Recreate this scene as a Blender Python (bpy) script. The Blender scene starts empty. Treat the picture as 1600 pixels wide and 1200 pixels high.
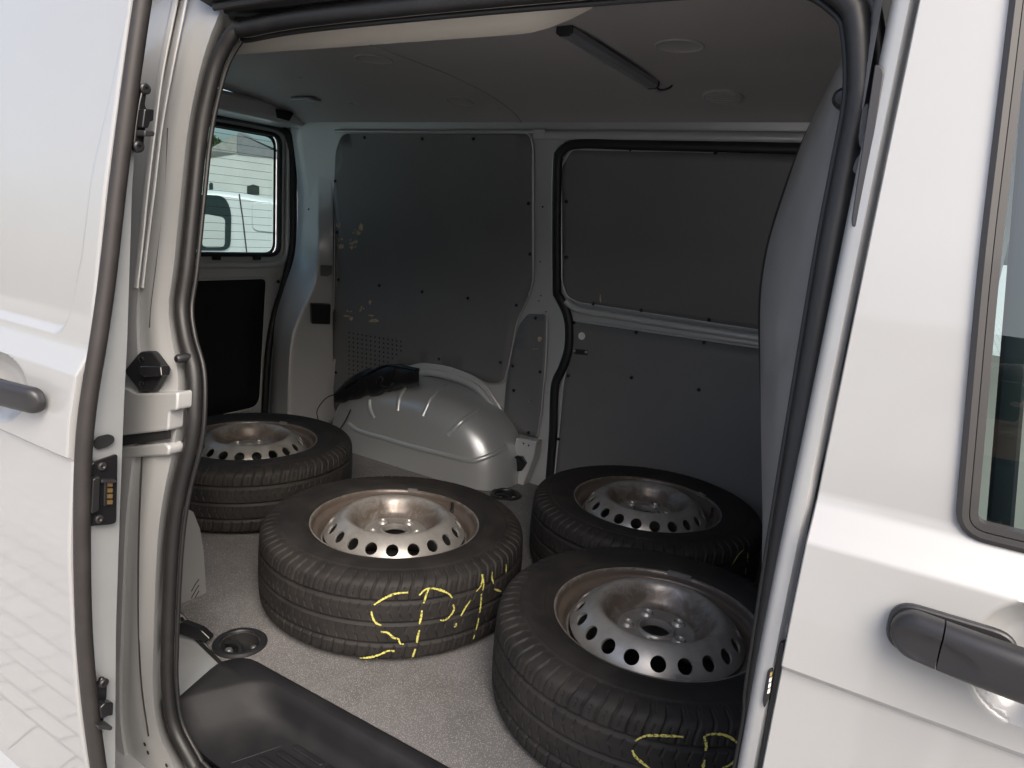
import bpy, bmesh, math, random
import numpy as np
from mathutils import Matrix, Vector, geometry
random.seed(7); rng = np.random.default_rng(7)
SC = bpy.context.scene
COL = SC.collection
GZ = -0.57            # street level; the cargo floor is z = 0

# ------------------------------------------------------------------ camera
CX, CY = 800.0, 600.0                       # photograph 1600 x 1200
VX = (-1100.0, 190.0); VY = (1500.0, 405.0) # vanishing points of the van's length and width
FOC = math.sqrt(-((VX[0]-CX)*(VY[0]-CX) + (VX[1]-CY)*(VY[1]-CY)))
def _cv(p): return np.array([p[0]-CX, -(p[1]-CY), -FOC])
_x = -_cv(VX); _x /= np.linalg.norm(_x)
_y = _cv(VY); _y /= np.linalg.norm(_y)
_z = np.cross(_x, _y); _z /= np.linalg.norm(_z); _y = np.cross(_z, _x)
ROT = np.array([_x, _y, _z]); CAM = np.array([0.0, 0.0, 1.0])
cd = bpy.data.cameras.new('camera'); cam = bpy.data.objects.new('camera', cd); COL.objects.link(cam)
cd.sensor_width = 36.0; cd.lens = FOC/1600*36.0; cd.clip_start = 0.02; cd.clip_end = 2000
M = Matrix([list(r) for r in ROT]).to_4x4(); M.translation = Vector(CAM); cam.matrix_world = M
SC.camera = cam

# ------------------------------------------------------------------ sky, sun, exposure
SUN_EL, SUN_AZ = 44.0, 132.0      # azimuth from +Y clockwise: behind the camera, towards the van's front
w = bpy.data.worlds.new('World'); SC.world = w; w.use_nodes = True
nt = w.node_tree; bg = nt.nodes['Background']; sky = nt.nodes.new('ShaderNodeTexSky')
sky.sky_type = 'NISHITA'; sky.sun_disc = False
sky.sun_elevation = math.radians(SUN_EL); sky.sun_rotation = math.radians(SUN_AZ)
sky.air_density = 1.0; sky.dust_density = 6.0; sky.ozone_density = 1.0
nt.links.new(sky.outputs[0], bg.inputs[0]); bg.inputs[1].default_value = 0.15
sl = bpy.data.lights.new('sun', 'SUN'); sl.energy = 1.0; sl.angle = math.radians(40); sl.color = (1, .985, .96)
so = bpy.data.objects.new('sun', sl); COL.objects.link(so)
az, el = math.radians(SUN_AZ), math.radians(SUN_EL)
sd = Vector((math.sin(az)*math.cos(el), math.cos(az)*math.cos(el), math.sin(el)))
so.rotation_euler = sd.to_track_quat('Z', 'Y').to_euler(); so.location = sd*30
vs = SC.view_settings
vs.view_transform = 'Standard'; vs.look = 'None'; vs.exposure = 1.15; vs.gamma = 1; vs.use_curve_mapping = False
SC.cycles.max_bounces = 10; SC.cycles.diffuse_bounces = 6; SC.cycles.glossy_bounces = 5; SC.cycles.transparent_max_bounces = 16
SC.cycles.sample_clamp_indirect = 6

# ------------------------------------------------------------------ rays from photo pixels
def ray(px, py):
    d = ROT @ _cv((px, py)); return d/np.linalg.norm(d)
def onx(px, py, x): d = ray(px, py); return CAM + d*(x-CAM[0])/d[0]
def ony(px, py, y): d = ray(px, py); return CAM + d*(y-CAM[1])/d[1]
def onz(px, py, z): d = ray(px, py); return CAM + d*(z-CAM[2])/d[2]
# body side cross-section: outer skin, y relative to the belt line
SZ = [-.60, -.45, -.30, -.125, -.10, -.085, 0.0, .10, .20, .45, .560, .590, .598, .606, .66, .728, .742, .762, .772, .80, 1.0, 1.27, 1.40, 1.5]
SY = [.060, .030, -.010, -.022, -.030, -.012, -.018, -.028, -.032, -.030, -.021, -.0185, -.018, -.026, -.021, -.008, .001, .013, .016, .019, .050, .100, .128, .16]
def S(z): return float(np.interp(z, SZ, SY))
_zz = np.linspace(-.8, 1.7, 1001); _sy = np.interp(_zz, SZ, SY); _k = np.exp(-(np.arange(-120, 121)*.0025/.09)**2/2); _k /= _k.sum()
_ss = np.convolve(np.pad(_sy, 120, mode='edge'), _k, mode='valid')
def SS(z): return float(np.interp(z, _zz, _ss))
YN, YD = .70, .555       # belt line of the body, and of the opened sliding door
def near(px, py, off, y0=YN, sm=None):
    sm = off > .0015 and y0 == YN if sm is None else sm; f_ = SS if sm else S
    d = ray(px, py); lo, hi = .2, 6.0
    for _ in range(50):
        m = (lo+hi)/2; p = CAM+d*m
        if p[1] < y0+f_(p[2])+off: lo = m
        else: hi = m
    return CAM+d*hi
FZ = [-1, .66, .74, .80, 1.115, 1.24, 1.33, 1.6]; FY = [2.38, 2.38, 2.37, 2.35, 2.288, 2.263, 2.243, 2.19]
def YF(z): return float(np.interp(z, FZ, FY))
def far(px, py, off=0.0):
    d = ray(px, py); lo, hi = .5, 9.0
    for _ in range(50):
        m = (lo+hi)/2; p = CAM+d*m
        if p[1] < YF(p[2])-off: lo = m
        else: hi = m
    return CAM+d*hi

# ------------------------------------------------------------------ materials
MAT = {}
def mat(name, color, rough=.5, metal=0.0, coat=0.0, spec=.5, noise=None, bump=None, coat_rough=.05, rvar=.15):
    """noise=(scale, colour2, lo, hi); bump=(scale, strength, distance)"""
    m = bpy.data.materials.new(name); m.use_nodes = True; n = m.node_tree.nodes; l = m.node_tree.links
    b = n['Principled BSDF']
    b.inputs['Base Color'].default_value = (*color, 1); b.inputs['Roughness'].default_value = rough
    b.inputs['Metallic'].default_value = metal; b.inputs['Coat Weight'].default_value = coat
    b.inputs['Coat Roughness'].default_value = coat_rough; b.inputs['Specular IOR Level'].default_value = spec
    tc = n.new('ShaderNodeTexCoord')
    if noise:
        t = n.new('ShaderNodeTexNoise'); t.inputs['Scale'].default_value = noise[0]; t.inputs['Detail'].default_value = 6
        t.inputs['Roughness'].default_value = .65
        r = n.new('ShaderNodeMapRange'); r.inputs[1].default_value = noise[2]; r.inputs[2].default_value = noise[3]
        x = n.new('ShaderNodeMix'); x.data_type = 'RGBA'
        x.inputs[6].default_value = (*color, 1); x.inputs[7].default_value = (*noise[1], 1)
        l.new(tc.outputs['Object'], t.inputs['Vector']); l.new(t.outputs['Fac'], r.inputs[0])
        l.new(r.outputs[0], x.inputs[0]); l.new(x.outputs[2], b.inputs['Base Color'])
        rr = n.new('ShaderNodeMapRange'); rr.inputs[3].default_value = rough; rr.inputs[4].default_value = min(1, rough+rvar)
        l.new(r.outputs[0], rr.inputs[0]); l.new(rr.outputs[0], b.inputs['Roughness'])
    if bump:
        t2 = n.new('ShaderNodeTexNoise'); t2.inputs['Scale'].default_value = bump[0]; t2.inputs['Detail'].default_value = 4
        bp = n.new('ShaderNodeBump'); bp.inputs['Strength'].default_value = bump[1]; bp.inputs['Distance'].default_value = bump[2]
        l.new(tc.outputs['Object'], t2.inputs['Vector']); l.new(t2.outputs['Fac'], bp.inputs['Height'])
        l.new(bp.outputs[0], b.inputs['Normal'])
    MAT[name] = m; return m
mat('paint', (.335, .339, .339), .34, .12, .8, noise=(2.5, (.318, .322, .321), .3, .8), bump=(3.0, .03, .01), coat_rough=.04, rvar=.03)
mat('arch_paint', (.50, .52, .525), .31, .5, .0, rvar=.04)
mat('inner_paint', (.52, .53, .53), .33, .15, .2, noise=(4, (.48, .49, .49), .3, .8), bump=(14, .03, .004), rvar=.04)
mat('grey_paint', (.33, .345, .352), .38, .3, .2, noise=(7, (.30, .315, .322), .35, .8), rvar=.04)
mat('rubber', (.011, .0107, .011), .50, noise=(25, (.020, .019, .0185), .5, .85), bump=(120, .06, .001))
mat('edge_rubber', (.024, .0215, .021), .52, spec=.35, noise=(25, (.033, .030, .0285), .45, .85), bump=(120, .06, .001))
mat('liner', (.155, .156, .157), .47, noise=(5, (.175, .175, .174), .45, .8), bump=(260, .10, .0008))
mat('ceiling', (.39, .376, .37), .62, noise=(5, (.41, .395, .386), .4, .8), bump=(300, .06, .0006))
mat('ground_lit_rail', (.50, .47, .41), .45)  # light metal paint with the warm light from the ground put into its colour
mat('bulk', (.19, .187, .184), .36, noise=(6, (.26, .255, .25), .4, .75), bump=(180, .10, .0008))
mat('black', (.012, .012, .013), .42, bump=(300, .05, .0005))
mat('gloss_black', (.010, .010, .011), .22)
mat('void', (.004, .004, .005), .8)
mat('tray', (.012, .012, .0135), .56, spec=.22, noise=(14, (.018, .018, .019), .45, .8), bump=(420, .25, .0008))
mat('handle', (.020, .0195, .021), .40, bump=(400, .12, .0006))
mat('trim', (.026, .025, .025), .45)
mat('gold', (.75, .50, .22), .3, .9)
mat('steel', (.55, .55, .54), .3, .9)
mat('scuff', (.60, .46, .30), .8, noise=(90, (.40, .30, .20), .4, .65))
mat('chalk', (.56, .52, .13), .85, noise=(210, (.05, .046, .025), .50, .62))
mat('white', (.75, .74, .68), .5)
mat('lamp', (.30, .30, .32), .3, .3)

def floor_mat():
    m = mat('floor', (.124, .121, .121), .55, noise=(4.5, (.080, .076, .074), .46, .72), bump=(520, .35, .0012))
    n = m.node_tree.nodes; l = m.node_tree.links; b = n['Principled BSDF']
    src = b.inputs['Base Color'].links[0].from_socket
    v = n.new('ShaderNodeTexVoronoi'); v.inputs['Scale'].default_value = 330
    tc = n.new('ShaderNodeTexCoord'); l.new(tc.outputs['Object'], v.inputs['Vector'])
    r = n.new('ShaderNodeValToRGB'); r.color_ramp.elements[0].position = .18; r.color_ramp.elements[0].color = (1, 1, 1, 1)
    r.color_ramp.elements[1].position = .34; r.color_ramp.elements[1].color = (0, 0, 0, 1)
    l.new(v.outputs['Distance'], r.inputs[0])
    x = n.new('ShaderNodeMix'); x.data_type = 'RGBA'; x.inputs[7].default_value = (.36, .345, .34, 1)
    l.new(src, x.inputs[6]); l.new(r.outputs[0], x.inputs[0]); l.new(x.outputs[2], b.inputs['Base Color'])
floor_mat()
def tyre_mat():
    m = mat('tyre', (.012, .011, .0107), .66, spec=.35, noise=(16, (.025, .022, .020), .42, .75), bump=(160, .25, .0012))
tyre_mat()
def rim_mat():
    m = mat('rim', (.34, .332, .318), .31, .6, noise=(13, (.22, .208, .194), .42, .72), bump=(40, .05, .002))
    n = m.node_tree.nodes; l = m.node_tree.links; b = n['Principled BSDF']
    src = b.inputs['Base Color'].links[0].from_socket
    t = n.new('ShaderNodeTexNoise'); t.inputs['Scale'].default_value = 24; t.inputs['Detail'].default_value = 8; t.inputs['Roughness'].default_value = .7
    t.inputs['Distortion'].default_value = 1.2
    tc = n.new('ShaderNodeTexCoord'); l.new(tc.outputs['Object'], t.inputs['Vector'])
    # brake dust and rust gather in the hub bowl and the rim well: radius masks in the wheel's own space
    sx = n.new('ShaderNodeSeparateXYZ'); l.new(tc.outputs['Object'], sx.inputs[0])
    cb = n.new('ShaderNodeCombineXYZ'); l.new(sx.outputs[0], cb.inputs[0]); l.new(sx.outputs[1], cb.inputs[1])
    ln = n.new('ShaderNodeVectorMath'); ln.operation = 'LENGTH'; l.new(cb.outputs[0], ln.inputs[0])
    fc = n.new('ShaderNodeFloatCurve'); cu = fc.mapping.curves[0]
    pts = [(0, .0), (.34, .05), (.37, .66), (.47, .80), (.54, .50), (.60, .14), (.82, .10), (.87, .95), (.955, .90), (1, .40)]
    cu.points[0].location = pts[0]; cu.points[1].location = pts[-1]
    for p in pts[1:-1]: cu.points.new(*p)
    for p in cu.points: p.handle_type = 'VECTOR'
    fc.mapping.update()
    sc = n.new('ShaderNodeMath'); sc.operation = 'MULTIPLY'; sc.inputs[1].default_value = 1/.2235
    l.new(ln.outputs['Value'], sc.inputs[0]); l.new(sc.outputs[0], fc.inputs[1])
    ad = n.new('ShaderNodeMath'); ad.operation = 'ADD'; l.new(fc.outputs[0], ad.inputs[0]); l.new(t.outputs['Fac'], ad.inputs[1])
    mr = n.new('ShaderNodeMapRange'); mr.inputs[1].default_value = .88; mr.inputs[2].default_value = 1.30; mr.inputs[4].default_value = .85
    l.new(ad.outputs[0], mr.inputs[0])
    x = n.new('ShaderNodeMix'); x.data_type = 'RGBA'; x.inputs[7].default_value = (.080, .056, .042, 1)
    l.new(src, x.inputs[6]); l.new(mr.outputs[0], x.inputs[0]); l.new(x.outputs[2], b.inputs['Base Color'])
    me = n.new('ShaderNodeMapRange'); me.inputs[3].default_value = .50; me.inputs[4].default_value = .25
    l.new(mr.outputs[0], me.inputs[0]); l.new(me.outputs[0], b.inputs['Metallic'])
rim_mat()
def vary(name):
    m = MAT[name]; n = m.node_tree.nodes; l = m.node_tree.links; oi = n.new('ShaderNodeObjectInfo')
    mu = n.new('ShaderNodeVectorMath'); mu.operation = 'SCALE'; mu.inputs[0].default_value = (7.3, 5.1, 9.7); l.new(oi.outputs['Random'], mu.inputs['Scale'])
    for t in [k for k in n if k.type == 'TEX_NOISE']:
        src = t.inputs['Vector'].links[0].from_socket; ad = n.new('ShaderNodeVectorMath'); l.new(src, ad.inputs[0]); l.new(mu.outputs[0], ad.inputs[1]); l.new(ad.outputs[0], t.inputs['Vector'])
vary('rim'); vary('tyre')
def glass_mat(name, tint, refl=1.5):
    m = bpy.data.materials.new(name); m.use_nodes = True; n = m.node_tree.nodes; l = m.node_tree.links
    n.remove(n['Principled BSDF']); o = n['Material Output']
    tr = n.new('ShaderNodeBsdfTransparent'); tr.inputs[0].default_value = (*tint, 1)
    gl = n.new('ShaderNodeBsdfGlossy'); gl.inputs['Roughness'].default_value = .0; gl.inputs[0].default_value = (.95, 1, .98, 1)
    fr = n.new('ShaderNodeFresnel'); fr.inputs[0].default_value = refl
    mx = n.new('ShaderNodeMixShader')
    l.new(fr.outputs[0], mx.inputs[0]); l.new(tr.outputs[0], mx.inputs[1]); l.new(gl.outputs[0], mx.inputs[2]); l.new(mx.outputs[0], o.inputs[0])
    MAT[name] = m
glass_mat('rear_glass', (.42, .55, .55), 1.35)
glass_mat('door_glass', (.68, .84, .80), 1.9)

# ------------------------------------------------------------------ mesh helpers
def put(o, parent=None):
    COL.objects.link(o)
    if parent is not None:
        o.parent = parent
        if parent.type == 'EMPTY' and parent.get('_base') is not None:
            o.matrix_parent_inverse = Matrix.Translation(-Vector(parent['_base']))
    return o
def mk(name, V, F, m, parent=None, sharp=35, solid=None, bevel=None, sub=0):
    me = bpy.data.meshes.new(name); me.from_pydata([tuple(map(float, v)) for v in V], [], [tuple(map(int, f)) for f in F])
    if m is not None: me.materials.append(MAT[m])
    me.validate(); me.shade_smooth()
    if sharp: me.set_sharp_from_angle(angle=math.radians(sharp))
    o = bpy.data.objects.new(name, me); put(o, parent)
    if solid:
        s = o.modifiers.new('thick', 'SOLIDIFY'); s.thickness = abs(solid); s.offset = 1 if solid > 0 else -1; s.use_even_offset = True
    if bevel:
        b = o.modifiers.new('round', 'BEVEL'); b.width = bevel; b.segments = 2; b.limit_method = 'ANGLE'; b.angle_limit = math.radians(40)
    if sub:
        s = o.modifiers.new('smooth', 'SUBSURF'); s.levels = sub; s.render_levels = sub
    return o
def thing(name, label, cat, base, group=None):
    o = bpy.data.objects.new(name, None); o.location = base; o['_base'] = tuple(base); o['label'] = label; o['category'] = cat
    o.empty_display_size = .1
    if group: o['group'] = group
    COL.objects.link(o); return o
def tag(o, label, cat, group=None):
    o['label'] = label; o['category'] = cat
    if group: o['group'] = group
    return o
def spline(P, n):
    """resampled Catmull-Rom curve through P"""
    P = np.array(P, float); Q = np.vstack([2*P[0]-P[1], P, 2*P[-1]-P[-2]]); out = []
    for i in range(len(P)-1):
        p0, p1, p2, p3 = Q[i:i+4]
        for t in np.linspace(0, 1, 12, endpoint=False):
            out.append(.5*((2*p1)+(-p0+p2)*t+(2*p0-5*p1+4*p2-p3)*t*t+(-p0+3*p1-3*p2+p3)*t**3))
    out.append(P[-1]); return resample(out, n)
def resample(P, n):
    P = np.array(P, float); s = np.r_[0, np.cumsum(np.linalg.norm(np.diff(P, axis=0), axis=1))]
    t = np.linspace(0, s[-1], n); return np.stack([np.interp(t, s, P[:, k]) for k in range(P.shape[1])], 1)
def fillet(P, r, n=6, closed=True):
    """rounded corners on a 2D/3D polygon; r a number or a list"""
    P = [np.array(p, float) for p in P]; N = len(P); out = []
    rr = r if isinstance(r, (list, tuple)) else [r]*N
    for i, p in enumerate(P):
        if not closed and i in (0, N-1): out.append(p); continue
        a, c = P[i-1], P[(i+1) % N]; u = a-p; v = c-p; lu, lv = np.linalg.norm(u), np.linalg.norm(v)
        k = min(rr[i], lu*.48, lv*.48)
        if k < 1e-5: out.append(p); continue
        A = p+u/lu*k; B = p+v/lv*k
        for t in np.linspace(0, 1, n): out.append((1-t)**2*A+2*t*(1-t)*p+t*t*B)
    return out
def grid(name, rows, m, parent=None, closed=False, flip=False, caps=False, **kw):
    R = np.array(rows, float); a, b = R.shape[:2]; F = []
    for i in range(a-1):
        for j in range(b if closed else b-1):
            k = (j+1) % b; f = (i*b+j, i*b+k, (i+1)*b+k, (i+1)*b+j); F.append(f[::-1] if flip else f)
    if caps: F.append(tuple(range(b))[::-1] if not flip else tuple(range(b))); F.append(tuple((a-1)*b+j for j in range(b)) if not flip else tuple((a-1)*b+j for j in range(b))[::-1])
    return mk(name, R.reshape(-1, 3), F, m, parent, **kw)
def tube(name, path, prof, m, parent=None, nrm=(0, -1, 0), closed=False, **kw):
    """profile (a along nrm, b sideways) swept along path"""
    P = np.array(path, float); n = len(P); rows = []; nv = np.array(nrm, float)
    for i in range(n):
        t = P[(i+1) % n]-P[i-1] if closed else P[min(i+1, n-1)]-P[max(i-1, 0)]
        t /= np.linalg.norm(t); B = np.cross(t, nv); B /= np.linalg.norm(B); N = np.cross(B, t)
        rows.append([P[i]+a*N+b*B for a, b in prof])
    if closed: rows.append(rows[0])
    return grid(name, rows, m, parent, closed=True, caps=not closed, **kw)
def circ(a, b, n=12, ca=0, cb=0): return [(ca+a*math.cos(2*math.pi*i/n), cb+b*math.sin(2*math.pi*i/n)) for i in range(n)]
def inside(p, poly):
    x, y = p; c = False; n = len(poly); j = n-1
    for i in range(n):
        xi, yi = poly[i][0], poly[i][1]; xj, yj = poly[j][0], poly[j][1]
        if (yi > y) != (yj > y) and x < (xj-xi)*(y-yi)/(yj-yi)+xi: c = not c
        j = i
    return c
def sheet(name, outline, fn, m, parent=None, step=.05, holes=(), flip=False, **kw):
    """flat outline (a, b) filled with triangles, bent into space by fn(a, b)"""
    V = []; E = []
    for poly in [outline, *holes]:
        s = len(V); V += [Vector((float(p[0]), float(p[1]))) for p in poly]
        E += [(s+i, s+(i+1) % len(poly)) for i in range(len(poly))]
    A = np.array([[p[0], p[1]] for p in outline]); lo, hi = A.min(0), A.max(0)
    for a in np.arange(lo[0]+step*.5, hi[0], step):
        for b in np.arange(lo[1]+step*.5, hi[1], step):
            if inside((a, b), outline) and not any(inside((a, b), h) for h in holes): V.append(Vector((a, b)))
    r = geometry.delaunay_2d_cdt(V, E, [], 1, 1e-6)
    F = []
    for f in r[2]:
        c = sum((r[0][i] for i in f), Vector((0, 0)))/len(f)
        if inside(c, outline) and not any(inside(c, h) for h in holes): F.append(tuple(f)[::-1] if flip else tuple(f))
    return mk(name, [fn(v.x, v.y) for v in r[0]], F, m, parent, **kw)
def slab(name, pts, d, m, parent=None, bevel=.0015, sharp=35):
    """planar polygon pushed along vector d"""
    P = np.array(pts, float); n = len(P); Q = P+np.array(d)
    F = [tuple(range(n)), tuple(range(2*n-1, n-1, -1))]+[((i+1) % n, i, n+i, n+(i+1) % n) for i in range(n)]
    o = mk(name, np.vstack([P, Q]), F, m, parent, sharp=sharp, bevel=bevel)
    bm = bmesh.new(); bm.from_mesh(o.data); bmesh.ops.recalc_face_normals(bm, faces=bm.faces); bm.to_mesh(o.data); bm.free()
    return o
def boxv(lo, hi):
    x0, y0, z0 = lo; x1, y1, z1 = hi
    V = [(x0, y0, z0), (x1, y0, z0), (x1, y1, z0), (x0, y1, z0), (x0, y0, z1), (x1, y0, z1), (x1, y1, z1), (x0, y1, z1)]
    return V, [(0, 3, 2, 1), (4, 5, 6, 7), (0, 1, 5, 4), (1, 2, 6, 5), (2, 3, 7, 6), (3, 0, 4, 7)]
def box(name, lo, hi, m, parent=None, bevel=.003, **kw):
    V, F = boxv(lo, hi); return mk(name, V, F, m, parent, bevel=bevel, **kw)
def lathe(name, prof, m, parent=None, n=48, origin=(0, 0, 0), axis='Z', **kw):
    rows = []
    for r, h in prof:
        rows.append([(r*math.cos(2*math.pi*i/n), r*math.sin(2*math.pi*i/n), h) for i in range(n)])
    R = np.array(rows)
    if axis == '-Y': R = np.stack([R[..., 0], -R[..., 2], R[..., 1]], -1)
    if axis == 'X': R = np.stack([R[..., 2], R[..., 0], R[..., 1]], -1)
    return grid(name, R+np.array(origin), m, parent, closed=True, flip=False, **kw)

# ------------------------------------------------------------------ ground
def ground_mat():
    m = bpy.data.materials.new('pavers'); m.use_nodes = True; n = m.node_tree.nodes; l = m.node_tree.links; b = n['Principled BSDF']
    tc = n.new('ShaderNodeTexCoord'); br = n.new('ShaderNodeTexBrick')
    br.inputs['Color1'].default_value = (.42, .415, .405, 1); br.inputs['Color2'].default_value = (.35, .345, .338, 1)
    br.inputs['Mortar'].default_value = (.08, .075, .07, 1); br.inputs['Scale'].default_value = 1
    br.inputs['Brick Width'].default_value = .20; br.inputs['Row Height'].default_value = .10; br.inputs['Mortar Size'].default_value = .006
    l.new(tc.outputs['Object'], br.inputs['Vector']); l.new(br.outputs[0], b.inputs['Base Color']); b.inputs['Roughness'].default_value = .8
    bp = n.new('ShaderNodeBump'); bp.inputs['Strength'].default_value = .4; bp.invert = True; l.new(br.outputs['Fac'], bp.inputs['Height']); l.new(bp.outputs[0], b.inputs['Normal'])
    MAT['pavers'] = m
ground_mat()
g = mk('ground', [(-600, -600, GZ), (600, -600, GZ), (600, 600, GZ), (-600, 600, GZ)], [(0, 1, 2, 3)], 'pavers'); g['kind'] = 'structure'

# ================================================================== THE VAN
van = thing('panel_van', 'silver panel van with its side door slid open, loaded with four loose wheels', 'van', (-.9, 1.55, GZ))

# ---- cargo floor
ring1 = onz(375, 1005, 0); ring2 = onz(790, 773, 0)
fl_out = [(-2.66, .88), (-1.56, .88), (-1.50, .975), (-1.45, .965), (-1.228, .902), (-1.192, .945), (-.06, .955), (-.06, 2.36), (-2.66, 2.36)]
def cpoly(c, r, n=28): return [(c[0]+r*math.cos(2*math.pi*i/n), c[1]+r*math.sin(2*math.pi*i/n)) for i in range(n)]
floor = sheet('cargo_floor', fl_out, lambda a, b: (a, b, 0.0), 'floor', van, step=.12, holes=[cpoly(ring1, .043), cpoly(ring2, .043)])
strip = slab('floor_edge_strip', [(-1.19, .948, .0015), (-.06, .957, .0015), (-.06, 1.0, .0015), (-1.15, .99, .0015)], (0, 0, -.0012), 'floor', van, bevel=0)
box('underfloor', (-2.68, .80, -.14), (-.06, 2.40, -.13), 'void', van, bevel=0)
for c in (ring1, ring2):
    r = lathe('tie_down_ring', [(.0435, -.03), (.0435, .002), (.046, .006), (.055, .0065), (.060, .003), (.061, .0)], 'black', van, origin=(c[0], c[1], 0))
    lathe('bowl', [(.0001, -.028), (.03, -.028), (.040, -.024), (.0432, -.015), (.0432, .0)], 'void', r, origin=(c[0], c[1], 0))
    tube('lashing_loop', [(c[0]-.034, c[1]-.012, -.006), (c[0]-.012, c[1]-.004, -.001), (c[0]+.012, c[1]-.008, -.001), (c[0]+.034, c[1]-.022, -.006)], circ(.006, .006, 8), 'black', r, nrm=(0, 0, 1))
    lathe('bolt', [(.009, -.03), (.009, -.008), (.007, -.004), (.0001, -.003)], 'steel', r, n=12, origin=(c[0]-.006, c[1]-.026, 0))
    lathe('bolt', [(.007, -.03), (.007, -.008), (.005, -.006), (.0001, -.005)], 'steel', r, n=12, origin=(c[0]+.026, c[1]+.018, 0))
# bare painted corner of the floor by the rear door post
cpl = [(-1.60, .76), (-1.185, .76), (-1.195, .80), (-1.224, .900), (-1.448, .963), (-1.60, .985)]
slab('floor_corner_plate', [(x, y, -.001) for x, y in cpl], (0, 0, -.004), 'grey_paint', van, bevel=0)
tube('floor_edge_trim', [onz(284, 966, .004), onz(300, 992, .004), onz(346, 1037, .004)], circ(.004, .004, 8), 'tray', van, nrm=(0, 0, 1))

# ---- step tray
def poly_row(pts, z, n=70, r=.05):
    return [(x, y, z) for x, y in resample(fillet(pts, r, 8, closed=False), n)]
tr_rows = [poly_row([(-1.182, .756), (-1.226, .90), (-1.194, .948), (-.06, .957)], .0025, r=.03),
           poly_row([(-1.180, .756), (-1.224, .898), (-1.192, .944), (-.06, .953)], .0055, r=.03),
           poly_row([(-1.176, .756), (-1.180, .780), (-1.112, .922), (-.06, .930)], .0055),
           poly_row([(-1.170, .756), (-1.174, .779), (-1.106, .914), (-.06, .922)], .001),
           poly_row([(-1.158, .756), (-1.160, .778), (-1.094, .908), (-.06, .918)], -.018),
           poly_row([(-1.135, .756), (-1.135, .776), (-1.066, .904), (-.06, .914)], -.045),
           poly_row([(-1.112, .756), (-1.110, .774), (-1.045, .898), (-.06, .908)], -.061),
           poly_row([(-1.08, .756), (-1.075, .770), (-1.015, .880), (-.06, .890)], -.069),
           poly_row([(-1.04, .756), (-1.035, .765), (-.98, .85), (-.06, .86)], -.0715),
           poly_row([(-.80, .756), (-.795, .7562), (-.78, .7565), (-.06, .757)], -.072)]
tray = grid('step_tray', tr_rows, 'tray', van, sharp=50)
ZP = -.0705
for k, (px, py) in enumerate(((458, 1167), (434, 1176), (407, 1186), (380, 1196))):
    q = onz(px, py, ZP); x = q[0]
    for s_ in range(5):
        slab('tread_rib', [(p[0], p[1], ZP-.0012) for p in fillet([(x, q[1]-.0065), (x+.085, q[1]-.0065), (x+.085, q[1]+.0065), (x, q[1]+.0065)], .0064, 5)], (0, 0, .0062), 'tray', tray, bevel=.002)
        x += .094
pc = [onz(*p, ZP) for p in ((362, 1192), (468, 1156))]
tube('pad_line', [(p[0], p[1], ZP) for p in fillet([pc[0][:2], pc[1][:2], (-.12, pc[1][1]+.006)], .03, 8, closed=False)], circ(.0008, .0008, 6), 'trim', tray, nrm=(0, 0, 1))
grid('sill', [[(x, y, z) for x in np.linspace(-1.3, -.0, 14)] for y, z in ((.77, -.135), (.735, -.14), (.69, -.14), (.67, -.16), (.668, -.25), (.69, -.45), (.75, -.5))], 'paint', van)

# ---- near door opening: weather seal
sealpx = [(368, 46), (342, 90), (325, 150), (313, 215), (302, 320), (292, 420), (284, 480), (290, 530), (303, 580), (304, 640), (299, 690), (283, 755), (272, 820), (266, 900), (262, 1000), (262, 1070), (272, 1135), (305, 1200)]
L = [near(*p, .055) for p in sealpx]
Rp = [near(*p, .055) for p in [(1322, 0), (1340, 40), (1344, 140), (1325, 250), (1300, 380), (1263, 600), (1230, 800), (1205, 960), (1185, 1090), (1170, 1200)]]
ztop = 1.279; top_y = .862
topL = [(-1.10, top_y, ztop), (-.95, top_y, ztop+.008), (-.6, top_y, ztop+.010), (-.30, top_y, ztop+.007), (-.20, top_y, ztop+.001)]
bot = [(-.108, .738, -.02), (-.12, .740, -.08), (-.17, .742, -.115), (-.5, .742, -.122), (-.9, .742, -.122), (-.99, .742, -.118)]
loop = L[::-1]+topL+Rp+bot
loop = spline(loop+[loop[0]], 360)[:-1]
seal = tube('door_seal', loop, circ(.012, .0122, 16), 'rubber', van, closed=True)
tube('seal_lip', loop, [(a-.012, b) for a, b in circ(.009, .008, 12, 0, -.0155)], 'rubber', seal, closed=True)
tube('seal_outer_lip', loop, [(a-.010, b) for a, b in circ(.004, .004, 10, 0, .0142)], 'rubber', seal, closed=True)

# ---- near rear door post (the body the sliding door covers when shut)
def col(pxs, off, n=60): return spline([near(*p, off) for p in pxs], n)
edgeL = [(374, -12), (352, 30), (330, 85), (312, 150), (300, 215), (289, 320), (279, 420), (271, 480), (277, 530), (287, 580), (288, 640), (283, 690), (268, 755), (257, 820), (251, 900), (248, 1000), (247, 1070), (256, 1140), (292, 1215)]
doorR = [(216, -75), (212, -30), (205, 40), (205, 130), (196, 215), (186, 320), (178, 420), (172, 480), (168, 530), (165, 580), (160, 640), (158, 690), (155, 755), (152, 820), (150, 900), (146, 1000), (143, 1070), (140, 1140), (136, 1215)]
cols = []
for f, o in ((-.25, .040), (.08, .034), (.30, .024), (.42, .026), (.46, .034), (.56, .034), (.70, .030), (.76, .034), (.92, .038), (1.0, .054), (1.06, .085)):
    cols.append(col([(a[0]+(b[0]-a[0])*f, a[1]+(b[1]-a[1])*f) for a, b in zip(doorR, edgeL)], o))
post = grid('rear_door_post', cols, 'paint', van, flip=True, sharp=60)
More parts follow.
